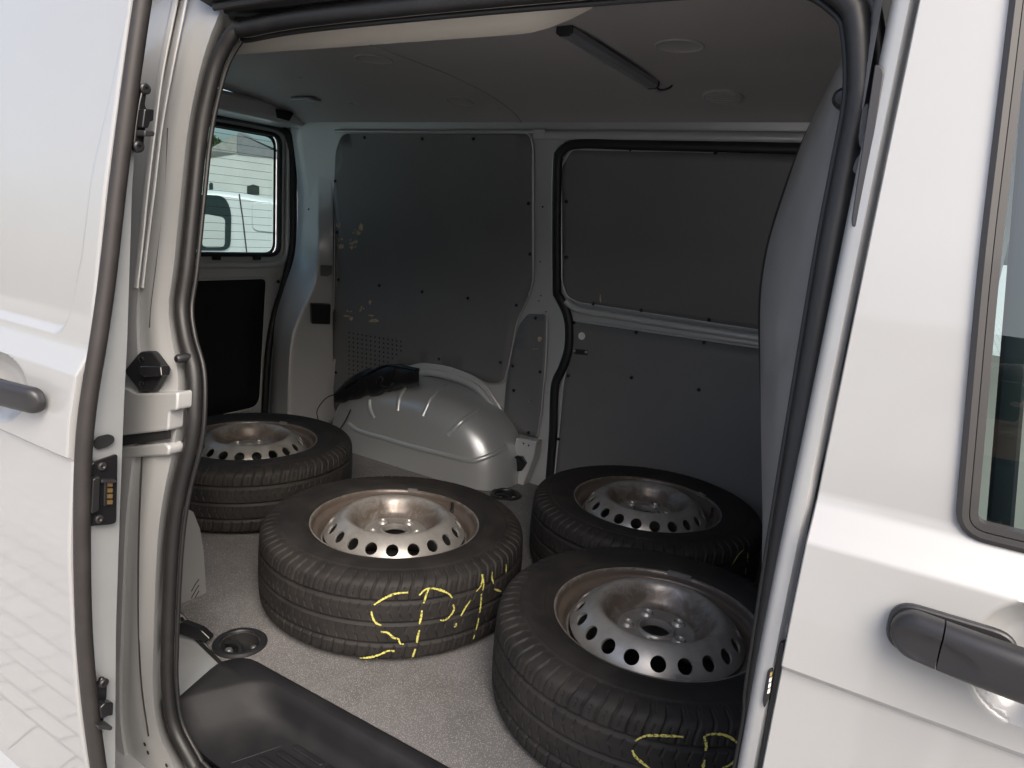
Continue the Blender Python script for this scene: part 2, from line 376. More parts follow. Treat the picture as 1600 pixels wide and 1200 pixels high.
tube('seam', spline([near(*p, .032) for p in [(262, 200), (258, 300), (246, 400), (236, 480), (234, 512)]], 30), circ(.0012, .0012, 6), 'edge_rubber', post)
tube('seam', spline([near(*p, .030) for p in [(222, 706), (218, 800), (216, 900), (217, 1000), (222, 1080), (232, 1150)]], 30), circ(.0016, .0016, 6), 'edge_rubber', post)
tube('pressed_rib', spline([near(*p, .026) for p in [(276, -10), (252, 110), (240, 200), (228, 300), (220, 380), (212, 450)]], 40), circ(.004, .008, 12), 'paint', post)
tube('pressed_rib', spline([near(*p, .026) for p in [(293, -10), (268, 110), (252, 200), (240, 300), (230, 380), (222, 450)]], 40), circ(.003, .004, 12), 'paint', post)
def npoly(px, off, r=.0, n=5): return fillet([near(*p, off) for p in px], r, n)
rc = slab('rail_cover', npoly([(160, 600), (196, 606), (212, 615), (277, 613), (276, 641), (264, 643), (262, 673), (160, 684)], .017, .006), (0, .03, 0), 'paint', post, bevel=.003)
slab('slot', npoly([(170, 676), (262, 672), (262, 686), (170, 700)], .0225), (0, .006, 0), 'void', post, bevel=0)
slab('ledge', npoly([(160, 702), (258, 692), (264, 700), (262, 712), (160, 718)], .0235, .006), (0, .03, 0), 'paint', post, bevel=.006)
br_ = slab('guide_bracket', npoly([(219, 549), (237, 549), (259, 578), (240, 611), (217, 611), (193, 580)], .016, .008), (0, .012, 0), 'black', post, bevel=.002)
br_['label'] = 'black diamond-shaped guide bracket with a protruding peg'
slab('peg', npoly([(218, 572), (250, 572), (252, 588), (224, 589), (217, 583)], .002, .003), (0, .016, 0), 'gloss_black', br_, bevel=.002)
for p in ((222, 561), (223, 599)):
    q = near(*p, .016); lathe('screw', [(.0065, .0), (.0065, .0025), (.005, .0035), (.002, .0035), (.0018, .001), (.0001, .001)], 'gloss_black', br_, n=14, axis='-Y', origin=q)
for p in ((233, 631), (247, 647), (190, 402), (227, 330)):
    pass
for p, r in (((275, 561), .008), ((276, 631), .006)):
    q = near(*p, .025); lathe('rubber_buffer', [(r, -.03), (r, -.004), (r*.7, .0), (.0001, .001)], 'black', post, n=16, axis='-Y', origin=q)
for p in ((226, 1163), (231, 1176), (260, 1196)):
    q = near(*p, .029); lathe('drain_hole', [(.0045, 0), (.0001, .0003)], 'void', post, n=12, axis='-Y', origin=q)

# ---- header over the opening
grid('door_header', [[(x, y, z) for x in np.linspace(-1.16, -.06, 24)] for y, z in ((.95, 1.325), (.89, 1.305), (.855, 1.306), (.845, 1.316), (.825, 1.320), (.82, 1.340), (.80, 1.350), (.79, 1.40))], 'rubber', van, sharp=40)
tube('rail_guide', [(-1.14, .838, 1.312), (-.8, .838, 1.318), (-.1, .838, 1.318)], circ(.004, .007, 8), 'trim', van)
# ---- front door post (B pillar jamb)
zs = np.linspace(-.2, 1.36, 50)
jamb = grid('front_door_post', [[(x, YN+SS(z)+o, z) for z in zs] for x, o in ((-.078, .020), (-.0835, .009), (-.0900, .010), (-.0965, .013), (-.1005, .022), (-.1035, .050), (-.10, .12))], 'paint', van, sharp=60, flip=False)
slab('latch_cover', npoly([(1367, 99), (1378, 104), (1382, 113), (1346, 352), (1332, 356), (1330, 345)], .010, .006), (0, .03, 0), 'handle', jamb, bevel=.002)
slab('latch', npoly([(1347, 168), (1358, 158), (1351, 240), (1341, 226), (1342, 200)], .022, .004), (0, .03, 0), 'black', jamb, bevel=.002)
slab('latch', npoly([(1336, 250), (1345, 238), (1341, 275), (1331, 268)], .022, .004), (0, .03, 0), 'black', jamb, bevel=.003)
slab('contact_housing', npoly([(1218, 1004), (1226, 1006), (1224, 1030), (1196, 1215), (1183, 1215), (1207, 1060)], .010, .004), (0, .03, 0), 'black', jamb, bevel=.002)
slab('contact_socket', npoly([(1199, 1048), (1207, 1044), (1204, 1085), (1194, 1108), (1191, 1095)], .006, .003), (0, .006, 0), 'gloss_black', jamb, bevel=.001)
for k in range(4):
    slab('contact_pin', npoly([(1203.5-k*1.3, 1051+k*9), (1207-k*1.3, 1050+k*9), (1206-k*1.3, 1056+k*9), (1202.5-k*1.3, 1057+k*9)], .0035), (0, .003, 0), 'gold' if k == 0 else 'white', jamb, bevel=0)

# ---- front door
def win_edge(z): return float(np.interp(z, [.74, 1.28], [WL[0], WL[1]]))
a = near(1500, 830, 0); b = near(1545, 0, 0); WL = (a[0], b[0]); 
def bowl(x, z, c, rx, rz, dep):
    d = math.hypot((x-c[0])/rx, (z-c[2])/rz)
    if d >= 1: return 0.0
    return dep*(1-d**2.6)
hb = near(1612, 1042, 0); hb_r = abs(near(1506, 1042, 0)[0]-hb[0]); hb_h = abs(near(1606, 1140, 0)[2]-hb[2])
zl = np.r_[np.linspace(-.45, -.13, 8), np.linspace(-.125, -.085, 8), np.linspace(-.07, .40, 16), np.linspace(.41, .575, 40), np.linspace(.58, .606, 14), np.linspace(.61, .725, 34), np.linspace(.728, .774, 18)]
xl = np.r_[np.linspace(-.0735, .30, 130), np.linspace(.32, .98, 20)]
rows = [[(-.0735, YN+S(z)+.028, z), (-.0755, YN+S(z)+.008, z), (-.0745, YN+S(z)+.0015, z)]+[(x, YN+S(z)+bowl(x, z, hb, hb_r, hb_h, .030), z) for x in xl] for z in zl]
fdoor = grid('front_door', rows, 'paint', van, sharp=45)
zu = np.linspace(.774, 1.40, 30); rows = []
for z in zu:
    x1 = win_edge(z)+.012
    rows.append([(-.0735, YN+S(z)+.028, z), (-.0755, YN+S(z)+.008, z), (-.0745, YN+S(z)+.0015, z)]+[(x, YN+S(z), z) for x in np.linspace(-.0735, x1, 12)])
grid('window_post', rows, 'paint', fdoor, sharp=45)
# window trim and glass
def wpt(x, z, o): return (x, YN+S(z)+o, z)
zb = float(near(1500, 838, 0)[2]); tw = abs(near(1537, 829, 0)[0]-near(1500, 829, 0)[0])
hw = tw/2
tp_ = fillet([wpt(win_edge(1.40)+hw, 1.40, -.001), wpt(win_edge(1.0)+hw, 1.0, -.001), wpt(win_edge(zb+.02)+hw, zb+hw*.9, -.001), wpt(.95, zb+hw*.9, -.001)], [.01, .05, .016, .01], 8, closed=False)
tp_ = resample(tp_, 300); tp_[:, 1] = [YN+S(p[2])-.001 for p in tp_]
wtrim = tube('window_trim', tp_, [(-.010, -hw), (.002, -hw), (.003, -hw+.006), (.002, -hw+.007), (.0045, hw-.010), (.0055, hw-.005), (.004, hw-.001), (-.004, hw)], 'trim', fdoor, sharp=30)
rows = [[wpt(x, z, .010) for x in np.linspace(win_edge(1.0)-.02, .95, 12)] for z in np.linspace(zb+.01, 1.40, 12)]
wg = grid('window_glass', rows, 'door_glass', fdoor)
grid('window_frame_top', [[wpt(x, z, .0) for x in np.linspace(-.06, .98, 10)] for z in (1.385, 1.40, 1.44)], 'trim', fdoor)
tube('glass_run', [wpt(win_edge(z)+tw+.016, z, .016) for z in np.linspace(zb, 1.40, 20)], circ(.005, .010, 8), 'trim', fdoor)

def handle(parent, x0, x1, z, yb, split=None, cap_end='l', hgt=.036):
    """bar handle standing off the skin: lofted rounded sections from x0 to x1"""
    def sect(x, cy, hy, hz, cz): return [(x, cy+hy*math.copysign(abs(math.cos(t))**.7, math.cos(t)), cz+hz*math.copysign(abs(math.sin(t))**.7, math.sin(t))) for t in np.linspace(0, 2*math.pi, 56, endpoint=False)]
    def dish(r_):
        if not split: return r_
        out = []
        for x, y, zz_ in r_:
            d = ((x-(split-.004))/.034)**2+((zz_-(z-.003))/.0135)**2
            out.append((x, y+(.0045*(1-d**2) if d < 1 and y < yb(x)-.012 else 0), zz_))
        return out
    def run(xa, xb, name, ra, rb):
        rows = []
        for u in np.linspace(0, 1, 70):
            x = xa+(xb-xa)*u
            ea = min(1, max(0, (x-xa)/.020)) if ra else 1; eb = min(1, max(0, (xb-x)/.020)) if rb else 1
            e = math.sqrt(max(.0, 1-(1-min(ea, eb))**2))*.97+.03
            mid = math.sin(math.pi*min(1, max(0, (x-x0)/(x1-x0))))
            rows.append(dish(sect(x, yb(x)-.010-.020*mid, .012*max(e, .35)+.002*mid, hgt*.5*e, z+.002*mid)))
        return grid(name, rows, 'handle', parent, closed=True, caps=True, sharp=60)
    if split: return run(x0, split-.0006, 'key_cap', True, False), run(split+.0006, x1, 'door_handle', False, True)
    return run(x0, x1, 'door_handle', True, True)
h0 = near(1391, 980, -.012); hs = near(1470, 1000, -.02)
handle(fdoor, h0[0], h0[0]+.235, float(near(1430, 985, -.012)[2]), lambda x: YN-.023, split=hs[0], hgt=.042)
slab('handle_gasket', [(x, YN-.0195, z) for x, z in fillet([(h0[0]-.003, h0[2]-.021), (hs[0]+.055, h0[2]-.021), (hs[0]+.055, h0[2]+.025), (h0[0]-.003, h0[2]+.025)], .021, 8)], (0, -.0075, 0), 'handle', fdoor, bevel=.002)

# ---- opened sliding door
def edge_x(z): return float(np.interp(z, [-.2, .05, .3, .5, .76, 1.0, 1.3], [-1.060, -1.066, -1.074, -1.072, -1.068, -1.074, -1.077]))
cp = [near(*p, .0, YD) for p in ((202, 0), (172, 150), (146, 260), (128, 400), (112, 480), (98, 512), (85, 522), (0, 498))]
def stamp(x, z):
    """upper pressed field, set in 9 mm"""
    ex = np.interp(z, [c[2] for c in cp[:5]][::-1], [c[0] for c in cp[:5]][::-1]); ez = cp[6][2]
    a = (ex-x)/.012; b = (z-ez+.0)/.012
    rr = .05; dx, dz = (ex-x), (z-ez)
    if dx < rr and dz < rr: d = rr-math.hypot(max(0, rr-dx), max(0, rr-dz))
    else: d = min(dx, dz)
    t = min(1, max(0, d/.013)); return .009*t*t*(3-2*t)
db = near(2, 606, 0, YD); drx = abs(near(43, 606, 0, YD)[0]-db[0]); drz = abs(near(15, 560, 0, YD)[2]-db[2])*1.12
db[0] -= .02; drx += .02
zl = np.r_[np.linspace(-.40, -.13, 6), np.linspace(-.125, -.085, 10), np.linspace(-.07, .40, 16), np.linspace(.41, .575, 40), np.linspace(.58, .606, 14), np.linspace(.61, .725, 36), np.linspace(.728, .774, 18), np.linspace(.776, .90, 34), np.linspace(.91, 1.36, 24)]
rows = []
for z in zl:
    e = edge_x(z); y = YD+S(z)
    xs = np.r_[np.linspace(e-.006, e-.34, 110), np.linspace(e-.36, e-1.02, 20)]
    rows.append([(e-.004, y+.020, z), (e-.001, y+.008, z), (e-.002, y+.002, z)]+[(x, y+stamp(x, z)+bowl(x, z, db, drx, drz, .030), z) for x in xs])
sdoor = grid('sliding_door', rows, 'paint', van, sharp=45, flip=True)
sdoor['label'] = 'silver sliding door pushed back along the body, with black handle'
zr = np.linspace(-.40, 1.36, 60)
tube('door_edge_rubber', [(edge_x(z)+.006, YD+SS(z)+.013, z) for z in zr], circ(.012, .012, 16), 'edge_rubber', sdoor)
XE = -1.076
def edge_y(z): return float(np.interp(z, [-.2, .05, .35, .7, 1.0, 1.2, 1.4], [.565, .580, .602, .626, .650, .672, .71]))
rows = []
for f, dx in ((0, 0), (.06, .004), (.5, .005), (.94, .004), (1.0, -.002), (1.02, -.02), (1.0, -.10)):
    rows.append([(edge_x(z)-.010+dx, (YD+SS(z)+.016)*(1-f)+edge_y(z)*f, z) for z in zr])
dedge = grid('door_edge', rows, 'grey_paint', sdoor, sharp=50, flip=False)
grid('door_inner_skin', [[(x, edge_y(z), z) for z in zr] for x in (-1.15, -2.06)], 'inner_paint', sdoor, flip=False)
def epoly(px, dx=0, r=.0): return fillet([onx(*p, XE+.006+dx) for p in px], r)
def edge_bracket(px_plate, px_block, px_pin, scr):
    k = slab('door_bracket', epoly(px_plate, .0, .006), (.008, 0, 0), 'gloss_black', sdoor, bevel=.002)
    return k
def join(name, objs, parent):
    bm = bmesh.new()
    me = bpy.data.meshes.new(name); mats = []
    for o in objs:
        t = o.data
        base = len(mats); mats += [t.materials[0]]
        bb = bmesh.new(); bb.from_mesh(t)
        for f in bb.faces: f.material_index = base
        tmp = bpy.data.meshes.new('tmp'); bb.to_mesh(tmp); bb.free(); bm.from_mesh(tmp); bpy.data.meshes.remove(tmp)
        bpy.data.objects.remove(o)
    bm.to_mesh(me); bm.free()
    for m_ in mats: me.materials.append(m_)
    me.shade_smooth(); me.set_sharp_from_angle(angle=math.radians(35))
    o = bpy.data.objects.new(name, me); put(o, parent)
    b = o.modifiers.new('round', 'BEVEL'); b.width = .0012; b.segments = 2; b.limit_method = 'ANGLE'; b.angle_limit = math.radians(40)
    return o
for plate, block, pin, scr in (
    ([(219, 131), (226, 136), (222, 165), (226, 172), (219, 237), (211, 240), (203, 232), (206, 200), (212, 160)], [(216, 170), (231, 171), (230, 189), (225, 190), (222, 200), (212, 200)], [(212, 203), (229, 205), (228, 213), (212, 213)], [(221, 139), (211, 229)]),
    ([(157, 1054), (164, 1060), (163, 1085), (160, 1110), (155, 1145), (146, 1152), (138, 1143), (140, 1110), (147, 1070)], [(156, 1092), (169, 1092), (168, 1112), (160, 1113), (150, 1118), (148, 1100)], [(140, 1126), (150, 1123), (165, 1127), (163, 1133), (142, 1131)], [(157, 1064), (147, 1143)])):
    k = slab('door_bracket', epoly(plate, .0, .006), (.008, 0, 0), 'gloss_black', sdoor, bevel=.002)
    slab('hook', epoly(block, .007, .003), (.016, 0, 0), 'gloss_black', sdoor)
    slab('guide_pin', epoly(pin, .007, .003), (.022, 0, 0), 'handle', sdoor)
    ss = [lathe('screw', [(.008, .008), (.008, .011), (.006, .013), (.003, .013), (.0025, .010), (.0001, .010)], 'black', sdoor, n=16, axis='X', origin=onx(*p, XE+.006)) for p in scr]
slab('oval_hole', epoly([(144, 692), (152, 682), (170, 678), (178, 682), (178, 690), (168, 698), (150, 703)], .0, .006), (.0016, 0, 0), 'void', sdoor, bevel=0)
cb = slab('contact_plate', epoly([(140, 722), (181, 708), (179, 815), (170, 818), (128, 822), (126, 812)], .0, .005), (.006, 0, 0), 'gloss_black', sdoor, bevel=.0015)
objs = [slab('b', epoly([(139, 746), (150, 741), (148, 795), (136, 800)], .004, .003), (.012, 0, 0), 'black', None),
        slab('b', epoly([(152, 747), (176, 747), (175, 752), (152, 752)], .004, .002), (.012, 0, 0), 'handle', None),
        slab('b', epoly([(159, 751), (164, 751), (163, 789), (158, 789)], .004), (.008, 0, 0), 'black', None)]
objs += [lathe('s', [(.007, .006), (.007, .009), (.005, .010), (.0025, .010), (.002, .008), (.0001, .008)], 'handle', None, n=16, axis='X', origin=onx(*p, XE+.006)) for p in ((156, 727), (151, 809))]
join('contact_block', objs, sdoor)
for k in range(4):
    y = 753+k*9.2
    slab('brass_contact', epoly([(163.5, y), (174, y-.2), (173.6, y+6.3), (163.2, y+6.5)], .006, .0008), (.0045, 0, 0), 'gold', sdoor, bevel=.0006)
he = near(59, 628, -.02, YD)
handle(sdoor, he[0]-.26, he[0], float(he[2])-.002, lambda x: YD-.020, hgt=.040)

# ---- far wall: metal shell, liners, seal and closed door opposite
def fpx(px, off=0.0): return [far(*p, off) for p in px]
def fsheet(name, px, off, thick, m, parent, r=.02, step=.06, **kw):
    P = fillet([(q[0], q[2]) for q in fpx(px, off)], r, 5)
    return sheet(name, P, lambda a, b: (a, YF(b)-off, b), m, parent, step=step, solid=thick, **kw)
xs_ = np.linspace(-2.5, .1, 30); zz = [-.3, 0, .3, .6, .66, .70, .74, .80, .9, 1.0, 1.115, 1.24, 1.33, 1.42]
wall = grid('side_wall', [[(x, YF(z)+.012, z) for x in xs_] for z in zz], 'inner_paint', van, flip=True)
wall['label'] = 'bare silver metal side wall facing the open door'
Apx = [(536, 209), (828, 209), (833, 232), (833, 440), (824, 468), (808, 500), (797, 560), (787, 598), (762, 598), (735, 583), (700, 571), (660, 566), (620, 576), (575, 604), (532, 645), (523, 640), (521, 500), (523, 300), (526, 235)]
lA = fsheet('wall_liner', Apx, .002, .006, 'liner', van, r=.03)
lA['label'] = 'large scuffed dark liner with punched vent holes over the wheel arch'
Bpx = [(826, 490), (855, 491), (853, 560), (846, 640), (839, 684), (806, 676), (788, 648), (792, 600), (803, 540), (812, 508)]
lB = fsheet('wall_liner', Bpx, .002, .006, 'liner', van, r=.015)
Cpx = [(893, 233), (1300, 240), (1300, 535), (1180, 515), (905, 473), (886, 464), (878, 440), (877, 260)]
lC = fsheet('wall_liner', Cpx, -.004, .006, 'liner', van, r=.02)
Dpx = [(892, 500), (1300, 560), (1300, 905), (862, 790), (872, 690), (880, 600), (888, 560)]
lD = fsheet('wall_liner', Dpx, -.004, .006, 'liner', van, r=.01)
def flip_solid(o):  # liners grow towards the room
    pass
for pxs, off in ((Apx, .002), (Bpx, .002), (Cpx, .0), (Dpx[-4:]+Dpx[:2], .0)):
    P = [far(*p, off) for p in pxs]
    P = fillet(P, .02, 5)
    tube('panel_lip', np.array(P), circ(.004, .004, 8), 'inner_paint', wall, closed=(len(pxs) > 7))
fs_px = [(1330, 236), (1235, 231), (1000, 226), (905, 224), (878, 236), (871, 265), (870, 440), (873, 462), (884, 485), (889, 510), (888, 545), (879, 575), (867, 605), (864, 680), (857, 770), (855, 790)]
fseal = tube('far_door_seal', spline([far(*p, .004) for p in fs_px], 140), [(a, b) for a, b in circ(.012, .018, 12)], 'rubber', van)
tube('seal_edge', spline([far(p[0]-7, p[1]-(5 if p[0] > 880 and p[1] < 300 else 0), .006) for p in fs_px], 140), circ(.004, .004, 8), 'inner_paint', wall)
tube('belt_rail', spline([far(*p, .004) for p in ((885, 470), (900, 482), (940, 490), (1190, 529), (1300, 546))], 50), circ(.014, .013, 12), 'inner_paint', wall)
tube('cant_rail', [far(840, 211, .0), far(1000, 212, .0), far(1330, 216, .0)], circ(.012, .016, 12), 'inner_paint', wall)
tube('cant_rail', [far(525, 205, .0), far(700, 206, .0), far(842, 206, .0)], circ(.010, .007, 12), 'inner_paint', wall)
slab('rail_clip', [far(*p, .014) for p in ((833, 202), (851, 202), (850, 217), (834, 217))], (0, .012, 0), 'inner_paint', wall)
# rivets share one mesh
rv = lathe('rivet', [(.0065, 0), (.0062, .0028), (.0048, .005), (.0026, .006), (.0001, .0063)], 'gloss_black', None, n=12, axis='-Y'); rvm = rv.data; bpy.data.objects.remove(rv)
def rivets(parent, pxs, off, r=1.0):
    for p in pxs:
        o = bpy.data.objects.new('rivet', rvm); o.location = far(*p, off); o.scale = (r, r, r); put(o, parent)
rivets(lA, [(570, 215), (660, 217), (740, 217), (524, 283), (527, 363), (529, 437), (593, 446), (660, 456), (731, 466), (828, 397), (826, 318), (807, 477), (686, 561), (782, 566), (525, 582)], .008)
rivets(lB, [(837, 497), (844, 581), (801, 572), (826, 676), (803, 610)], .008)
rivets(lC, [(1118, 238), (985, 233), (885, 315), (885, 402), (927, 475), (1002, 485), (1108, 500)], .002)
rivets(lD, [(897, 504), (994, 519), (1100, 535), (888, 587), (987, 590), (1092, 609), (873, 686)], .002)
q = far(909, 525, .003); lathe('sticker', [(.014, 0), (.014, .0006), (.0001, .0008)], 'white', lD, n=24, axis='-Y', origin=q)
slab('catch', [far(*p, .003) for p in ((898, 545), (918, 547), (918, 555), (898, 553))], (0, -.003, 0), 'trim', lD)
for p in ((898, 548), (916, 550)):
    lathe('screw', [(.005, 0), (.005, .005), (.0001, .006)], 'steel', lD, n=12, axis='-Y', origin=far(*p, .004))
lathe('screw', [(.005, 0), (.005, .004), (.0001, .005)], 'steel', lB, n=12, axis='-Y', origin=far(828, 627, .008))
# scuffs: the laminate worn through to wood
def scuff(parent, p, w_, h_, n=1, off=.0088):
    for i in range(n):
        cx, cy = p[0]+random.uniform(-.4, .4)*w_*(n > 1), p[1]+random.uniform(-.4, .4)*h_*(n > 1)
        k = 11; s = 1.0 if n == 1 else random.uniform(.12, .4)
        pts = [far(cx+w_*.5*s*math.cos(t)*random.uniform(.45, 1.1), cy+h_*.5*s*math.sin(t)*random.uniform(.45, 1.1), off) for t in np.linspace(0, 2*math.pi, k, endpoint=False)]
        slab('scuff', pts, (0, .0006, 0), 'scuff', parent, bevel=0)
for p, w_, h_ in (((528, 351), 9, 13), ((564, 356), 9, 16), ((560, 364), 8, 8), ((532, 386), 11, 9), ((549, 387), 7, 5), ((578, 473), 7, 12), ((549, 498), 8, 6), ((541, 494), 15, 2.5), ((584, 501), 18, 6), ((580, 493), 10, 4)):
    scuff(lA, p, w_, h_)
for p, w_, h_ in (((531, 378), 13, 14), ((553, 380), 14, 18), ((556, 362), 10, 8), ((565, 483), 9, 10), ((546, 486), 10, 5)):
    scuff(lA, p, w_, h_, 8)
scuff(lB, (843, 530), 9, 9); scuff(lB, (838, 546), 10, 4, 3); scuff(lC, (938, 466), 3, 16, 1, .003)
V = []; F = []
for i in range(13):
    for j in range(12):
        px, py = 545.5+i*6.75+(0), 520+i*1.15+j*7.1
        if i > 13.2-(j-1)*1.05 and j > 1: continue
        c = far(px, py, .0084); s = len(V)
        V += [(c[0]+.0042*math.cos(t), c[1], c[2]+.0042*math.sin(t)) for t in np.linspace(0, 2*math.pi, 8, endpoint=False)]; F.append(tuple(range(s, s+8)))
vh = mk('vent_perforation', V, F, 'void', lA); vh['kind'] = 'stuff'
# tiny holes and dots punched in the pillar metal
for p, r in (((848, 323), .004), ((844, 409), .003), ((845, 462), .003), ((842, 470), .003), ((853, 487), .003), ((779, 637), .004)):
    lathe('punched_hole', [(r, 0), (.0001, .0003)], 'void', wall, n=10, axis='-Y', origin=far(*p, -.0115))

# ---- wheel arch
ac, aa, ab, yi = -1.775, .46, .335, 2.135
rows = []
prof = [(0.0, 1.0), (.25, 1.0), (.45, .995), (.62, .975), (.76, .93), (.87, .85), (.94, .75), (.98, .62), (1.0, .47), (1.0, .36)]
nt_ = 64
for v, s in prof:
    row = []
    for t in np.linspace(0, math.pi, nt_):
        y = 2.40-(2.40-yi)*v
        cx_, cz_ = math.cos(t), math.sin(t); e = .82
        x = ac+aa*(1-(1-s)*.72)*math.copysign(abs(cx_)**e, cx_); z = ab*(s)*abs(cz_)**e
        row.append((x, y, z))
    rows.append(row)
zc = .115
def archpt(v, s, t, lift=0.0):
    cx_, cz_ = math.cos(t), math.sin(t); e = .82
    y = 2.40-(2.40-yi)*v
    return (ac+aa*(1-(1-s)*.72)*math.copysign(abs(cx_)**e, cx_), y-lift, ab*s*abs(cz_)**e+lift)
# inner upright face below the crown
last = rows[-1]; ctr = np.mean(np.array(last), 0)
for k in (.8, .5, .2, .02): rows.append([(ac+(p[0]-ac)*k, yi-.001*(1-k), .0+p[2]*k) for p in last])
arch = grid('wheel_arch', rows, 'arch_paint', van, flip=True, sharp=40)
arch['label'] = 'ribbed silver wheel arch dome rising from the cargo floor'
lowx = [(545, 662), (562, 674), (600, 685), (640, 697), (700, 712), (735, 720), (755, 716), (775, 707), (790, 697)]
def archhit(px, py, lift=0):
    """photo pixel onto the arch mesh"""
    d = Vector(ray(px, py)); ok, loc, nr, idx = arch.ray_cast(Vector(CAM), d)
    if not ok: return None
    if nr.dot(d) > 0: nr = -nr
    return np.array(loc+nr*lift)
bpy.context.view_layer.update()
P = [archhit(*p) for p in lowx]; P = [p for p in P if p is not None]
if len(P) > 2: tube('pressed_ledge', spline(P, 50), circ(.008, .010, 12), 'arch_paint', arch)
for pxs in ([(577, 625), (578, 640), (584, 654)], [(632, 607), (624, 622), (621, 642)], [(695, 602), (675, 620), (660, 650)], [(748, 640), (722, 658), (700, 680)]):
    P = [archhit(*p) for p in pxs]; P = [p for p in P if p is not None]
    if len(P) > 2: tube('pressed_rib', spline(P, 20), circ(.008, .011, 12), 'arch_paint', arch)
# arch flange standing off the wall
out_px = [(530, 652), (575, 606), (620, 578), (660, 568), (700, 573), (735, 585), (757, 600), (775, 625), (790, 650), (803, 676)]
rows = []
for dv, off, sx in ((0, -.008, 1.0), (0, .010, 1.0), (3, .013, .995), (9, .013, .985), (11, .030, .98), (18, .034, .965), (21, .028, .95), (23, -.004, .945)):
    rows.append(spline([far(p[0]+(678-p[0])*(1-sx)*1.5, p[1]+dv*.9, off) for p in out_px], 60))
grid('arch_flange', rows, 'inner_paint', arch, sharp=25)
# front foot of the arch with its strap eye
foot = [(806, 684), (838, 690), (834, 715), (814, 768), (788, 768), (800, 720)]
slab('arch_foot', [far(*p, .06) for p in foot], (0, .05, 0), 'inner_paint', van, bevel=.004)
P = far(806, 724, .065)
hk = tube('strap_eye', [P+np.array((.022*math.cos(t), -.006*math.sin(t)-.004, .028*math.sin(t))) for t in np.linspace(.4, 5.9, 24)], circ(.004, .004, 8), 'black', van)
slab('eye_bracket', [far(*p, .07) for p in ((806, 712), (816, 714), (822, 724), (814, 736), (805, 737))], (0, .02, 0), 'black', hk)
for p in ((818, 693), (826, 696)): lathe('punched_hole', [(.004, 0), (.0001, .0003)], 'void', wall, n=10, axis='-Y', origin=far(*p, .062))

# ---- rear corner post beside the tailgate
ca = [(452, 190), (459, 230), (465, 290), (465, 340), (460, 400), (444, 450), (430, 500), (426, 560), (424, 620), (423, 700)]
cb_ = [(488, 195), (496, 240), (497, 290), (497, 340), (497, 400), (490, 450), (470, 492), (457, 525), (452, 580), (450, 700)]
cc = [(530, 195), (526, 235), (524, 290), (523, 340), (522, 400), (521, 450), (521, 500), (521, 560), (522, 620), (523, 700)]
A = spline([onx(*p, -2.60) for p in ca], 50); B = spline([onx(*p, -2.43) for p in cb_], 50); Cc = spline([far(*p, -.013) for p in cc], 50)
rows = [A+np.array((-.06, .08, 0)), A, A*.6+B*.4, A*.3+B*.7, A*.1+B*.9, A*.03+B*.97, B*.97+Cc*.03, B*.9+Cc*.1, B*.6+Cc*.4, B*.3+Cc*.7, Cc, Cc+np.array((.02, .03, 0))]
dp = grid('rear_corner_post', rows, 'inner_paint', van, sharp=60)
def post_pt(px, py, x=-2.55): return onx(px, py, x)
for p, r in (((484, 327), .005), ((485, 372), .005), ((486, 385), .011), ((491, 333), .005), ((483, 280), .004)):
    o = onx(*p, -2.50); lathe('punched_hole', [(r, 0), (.0001, .0006)], 'void', dp, n=12, axis='-Y', origin=(o[0], o[1]-.006, o[2]))
slab('black_sensor_box', fillet([onx(*p, -2.385) for p in ((486, 475), (517, 476), (516, 507), (487, 506))], .004), (-.04, .03, 0), 'black', van, bevel=.003)
slab('tape_patch', [onx(*p, -2.39) for p in ((501, 414), (519, 415), (518, 428), (512, 432), (501, 431))], (-.002, .001, 0), 'liner', van, bevel=0)
grid('rear_corner_flat', [[onx(*p, -2.37) for p in ((522, 560), (560, 590), (560, 700))], [onx(*p, -2.40) for p in ((505, 640), (505, 690), (505, 720))]], 'inner_paint', wall)

# ---- tailgate
XT = -2.70
def tg(px, py, dx=0): p = onx(px, py, XT+dx); return (p[1], p[2])
wy1, wz0 = tg(436, 398); _, wz1 = tg(432, 211)
yl0, yl1 = .76, 2.415
win = fillet([(.86, wz0), (wy1, wz0), (wy1, wz1), (.86, wz1)], .05, 6)
tail = sheet('tailgate', [(yl0, -.10), (yl1-.12, -.10), (yl1-.12, .45), (yl1-.06, .58), (yl1, .72), (yl1, 1.36), (yl0, 1.36)], lambda a, b: (XT, a, b), 'inner_paint', van, step=.12, holes=[win], solid=-.02)
rg = sheet('rear_window', win, lambda a, b: (XT-.030, a, b), 'rear_glass', tail, step=.3)
win_i = fillet([(.875, wz0+.008), (wy1-.014, wz0+.008), (wy1-.014, wz1-.012), (.875, wz1-.012)], .05, 6)
sheet('glass_border', win, lambda a, b: (XT-.026, a, b), 'void', tail, step=.3, holes=[win_i])
tube('window_rubber', [(XT+.002, a, b) for a, b in win], circ(.010, .010, 8), 'rubber', tail, nrm=(1, 0, 0), closed=True)
tube('frame_ridge', [(XT+.012, a, b) for a, b in fillet([(.80, wz0-.045), (wy1+.035, wz0-.045), (wy1+.035, wz1+.02)], .09, 8, closed=False)], circ(.014, .014, 12), 'inner_paint', tail, nrm=(1, 0, 0))
for i in range(15):
    z = wz0+.03+(wz1-wz0-.06)*i/14
    V, F = boxv((XT-.0285, .89, z-.0007), (XT-.0275, wy1-.02, z+.0007)); mk('heating_wire', V, F, 'trim', tail)
p1 = tg(415, 434); p2 = tg(404, 646)
panel = fillet([(.82, .03), (p2[0], .05), (p1[0], p1[1]), (.82, p1[1])], [.05, .06, .03, .03], 6)
sheet('tailgate_liner', panel, lambda a, b: (XT+.004, a, b), 'void', tail, step=.2, solid=.003)
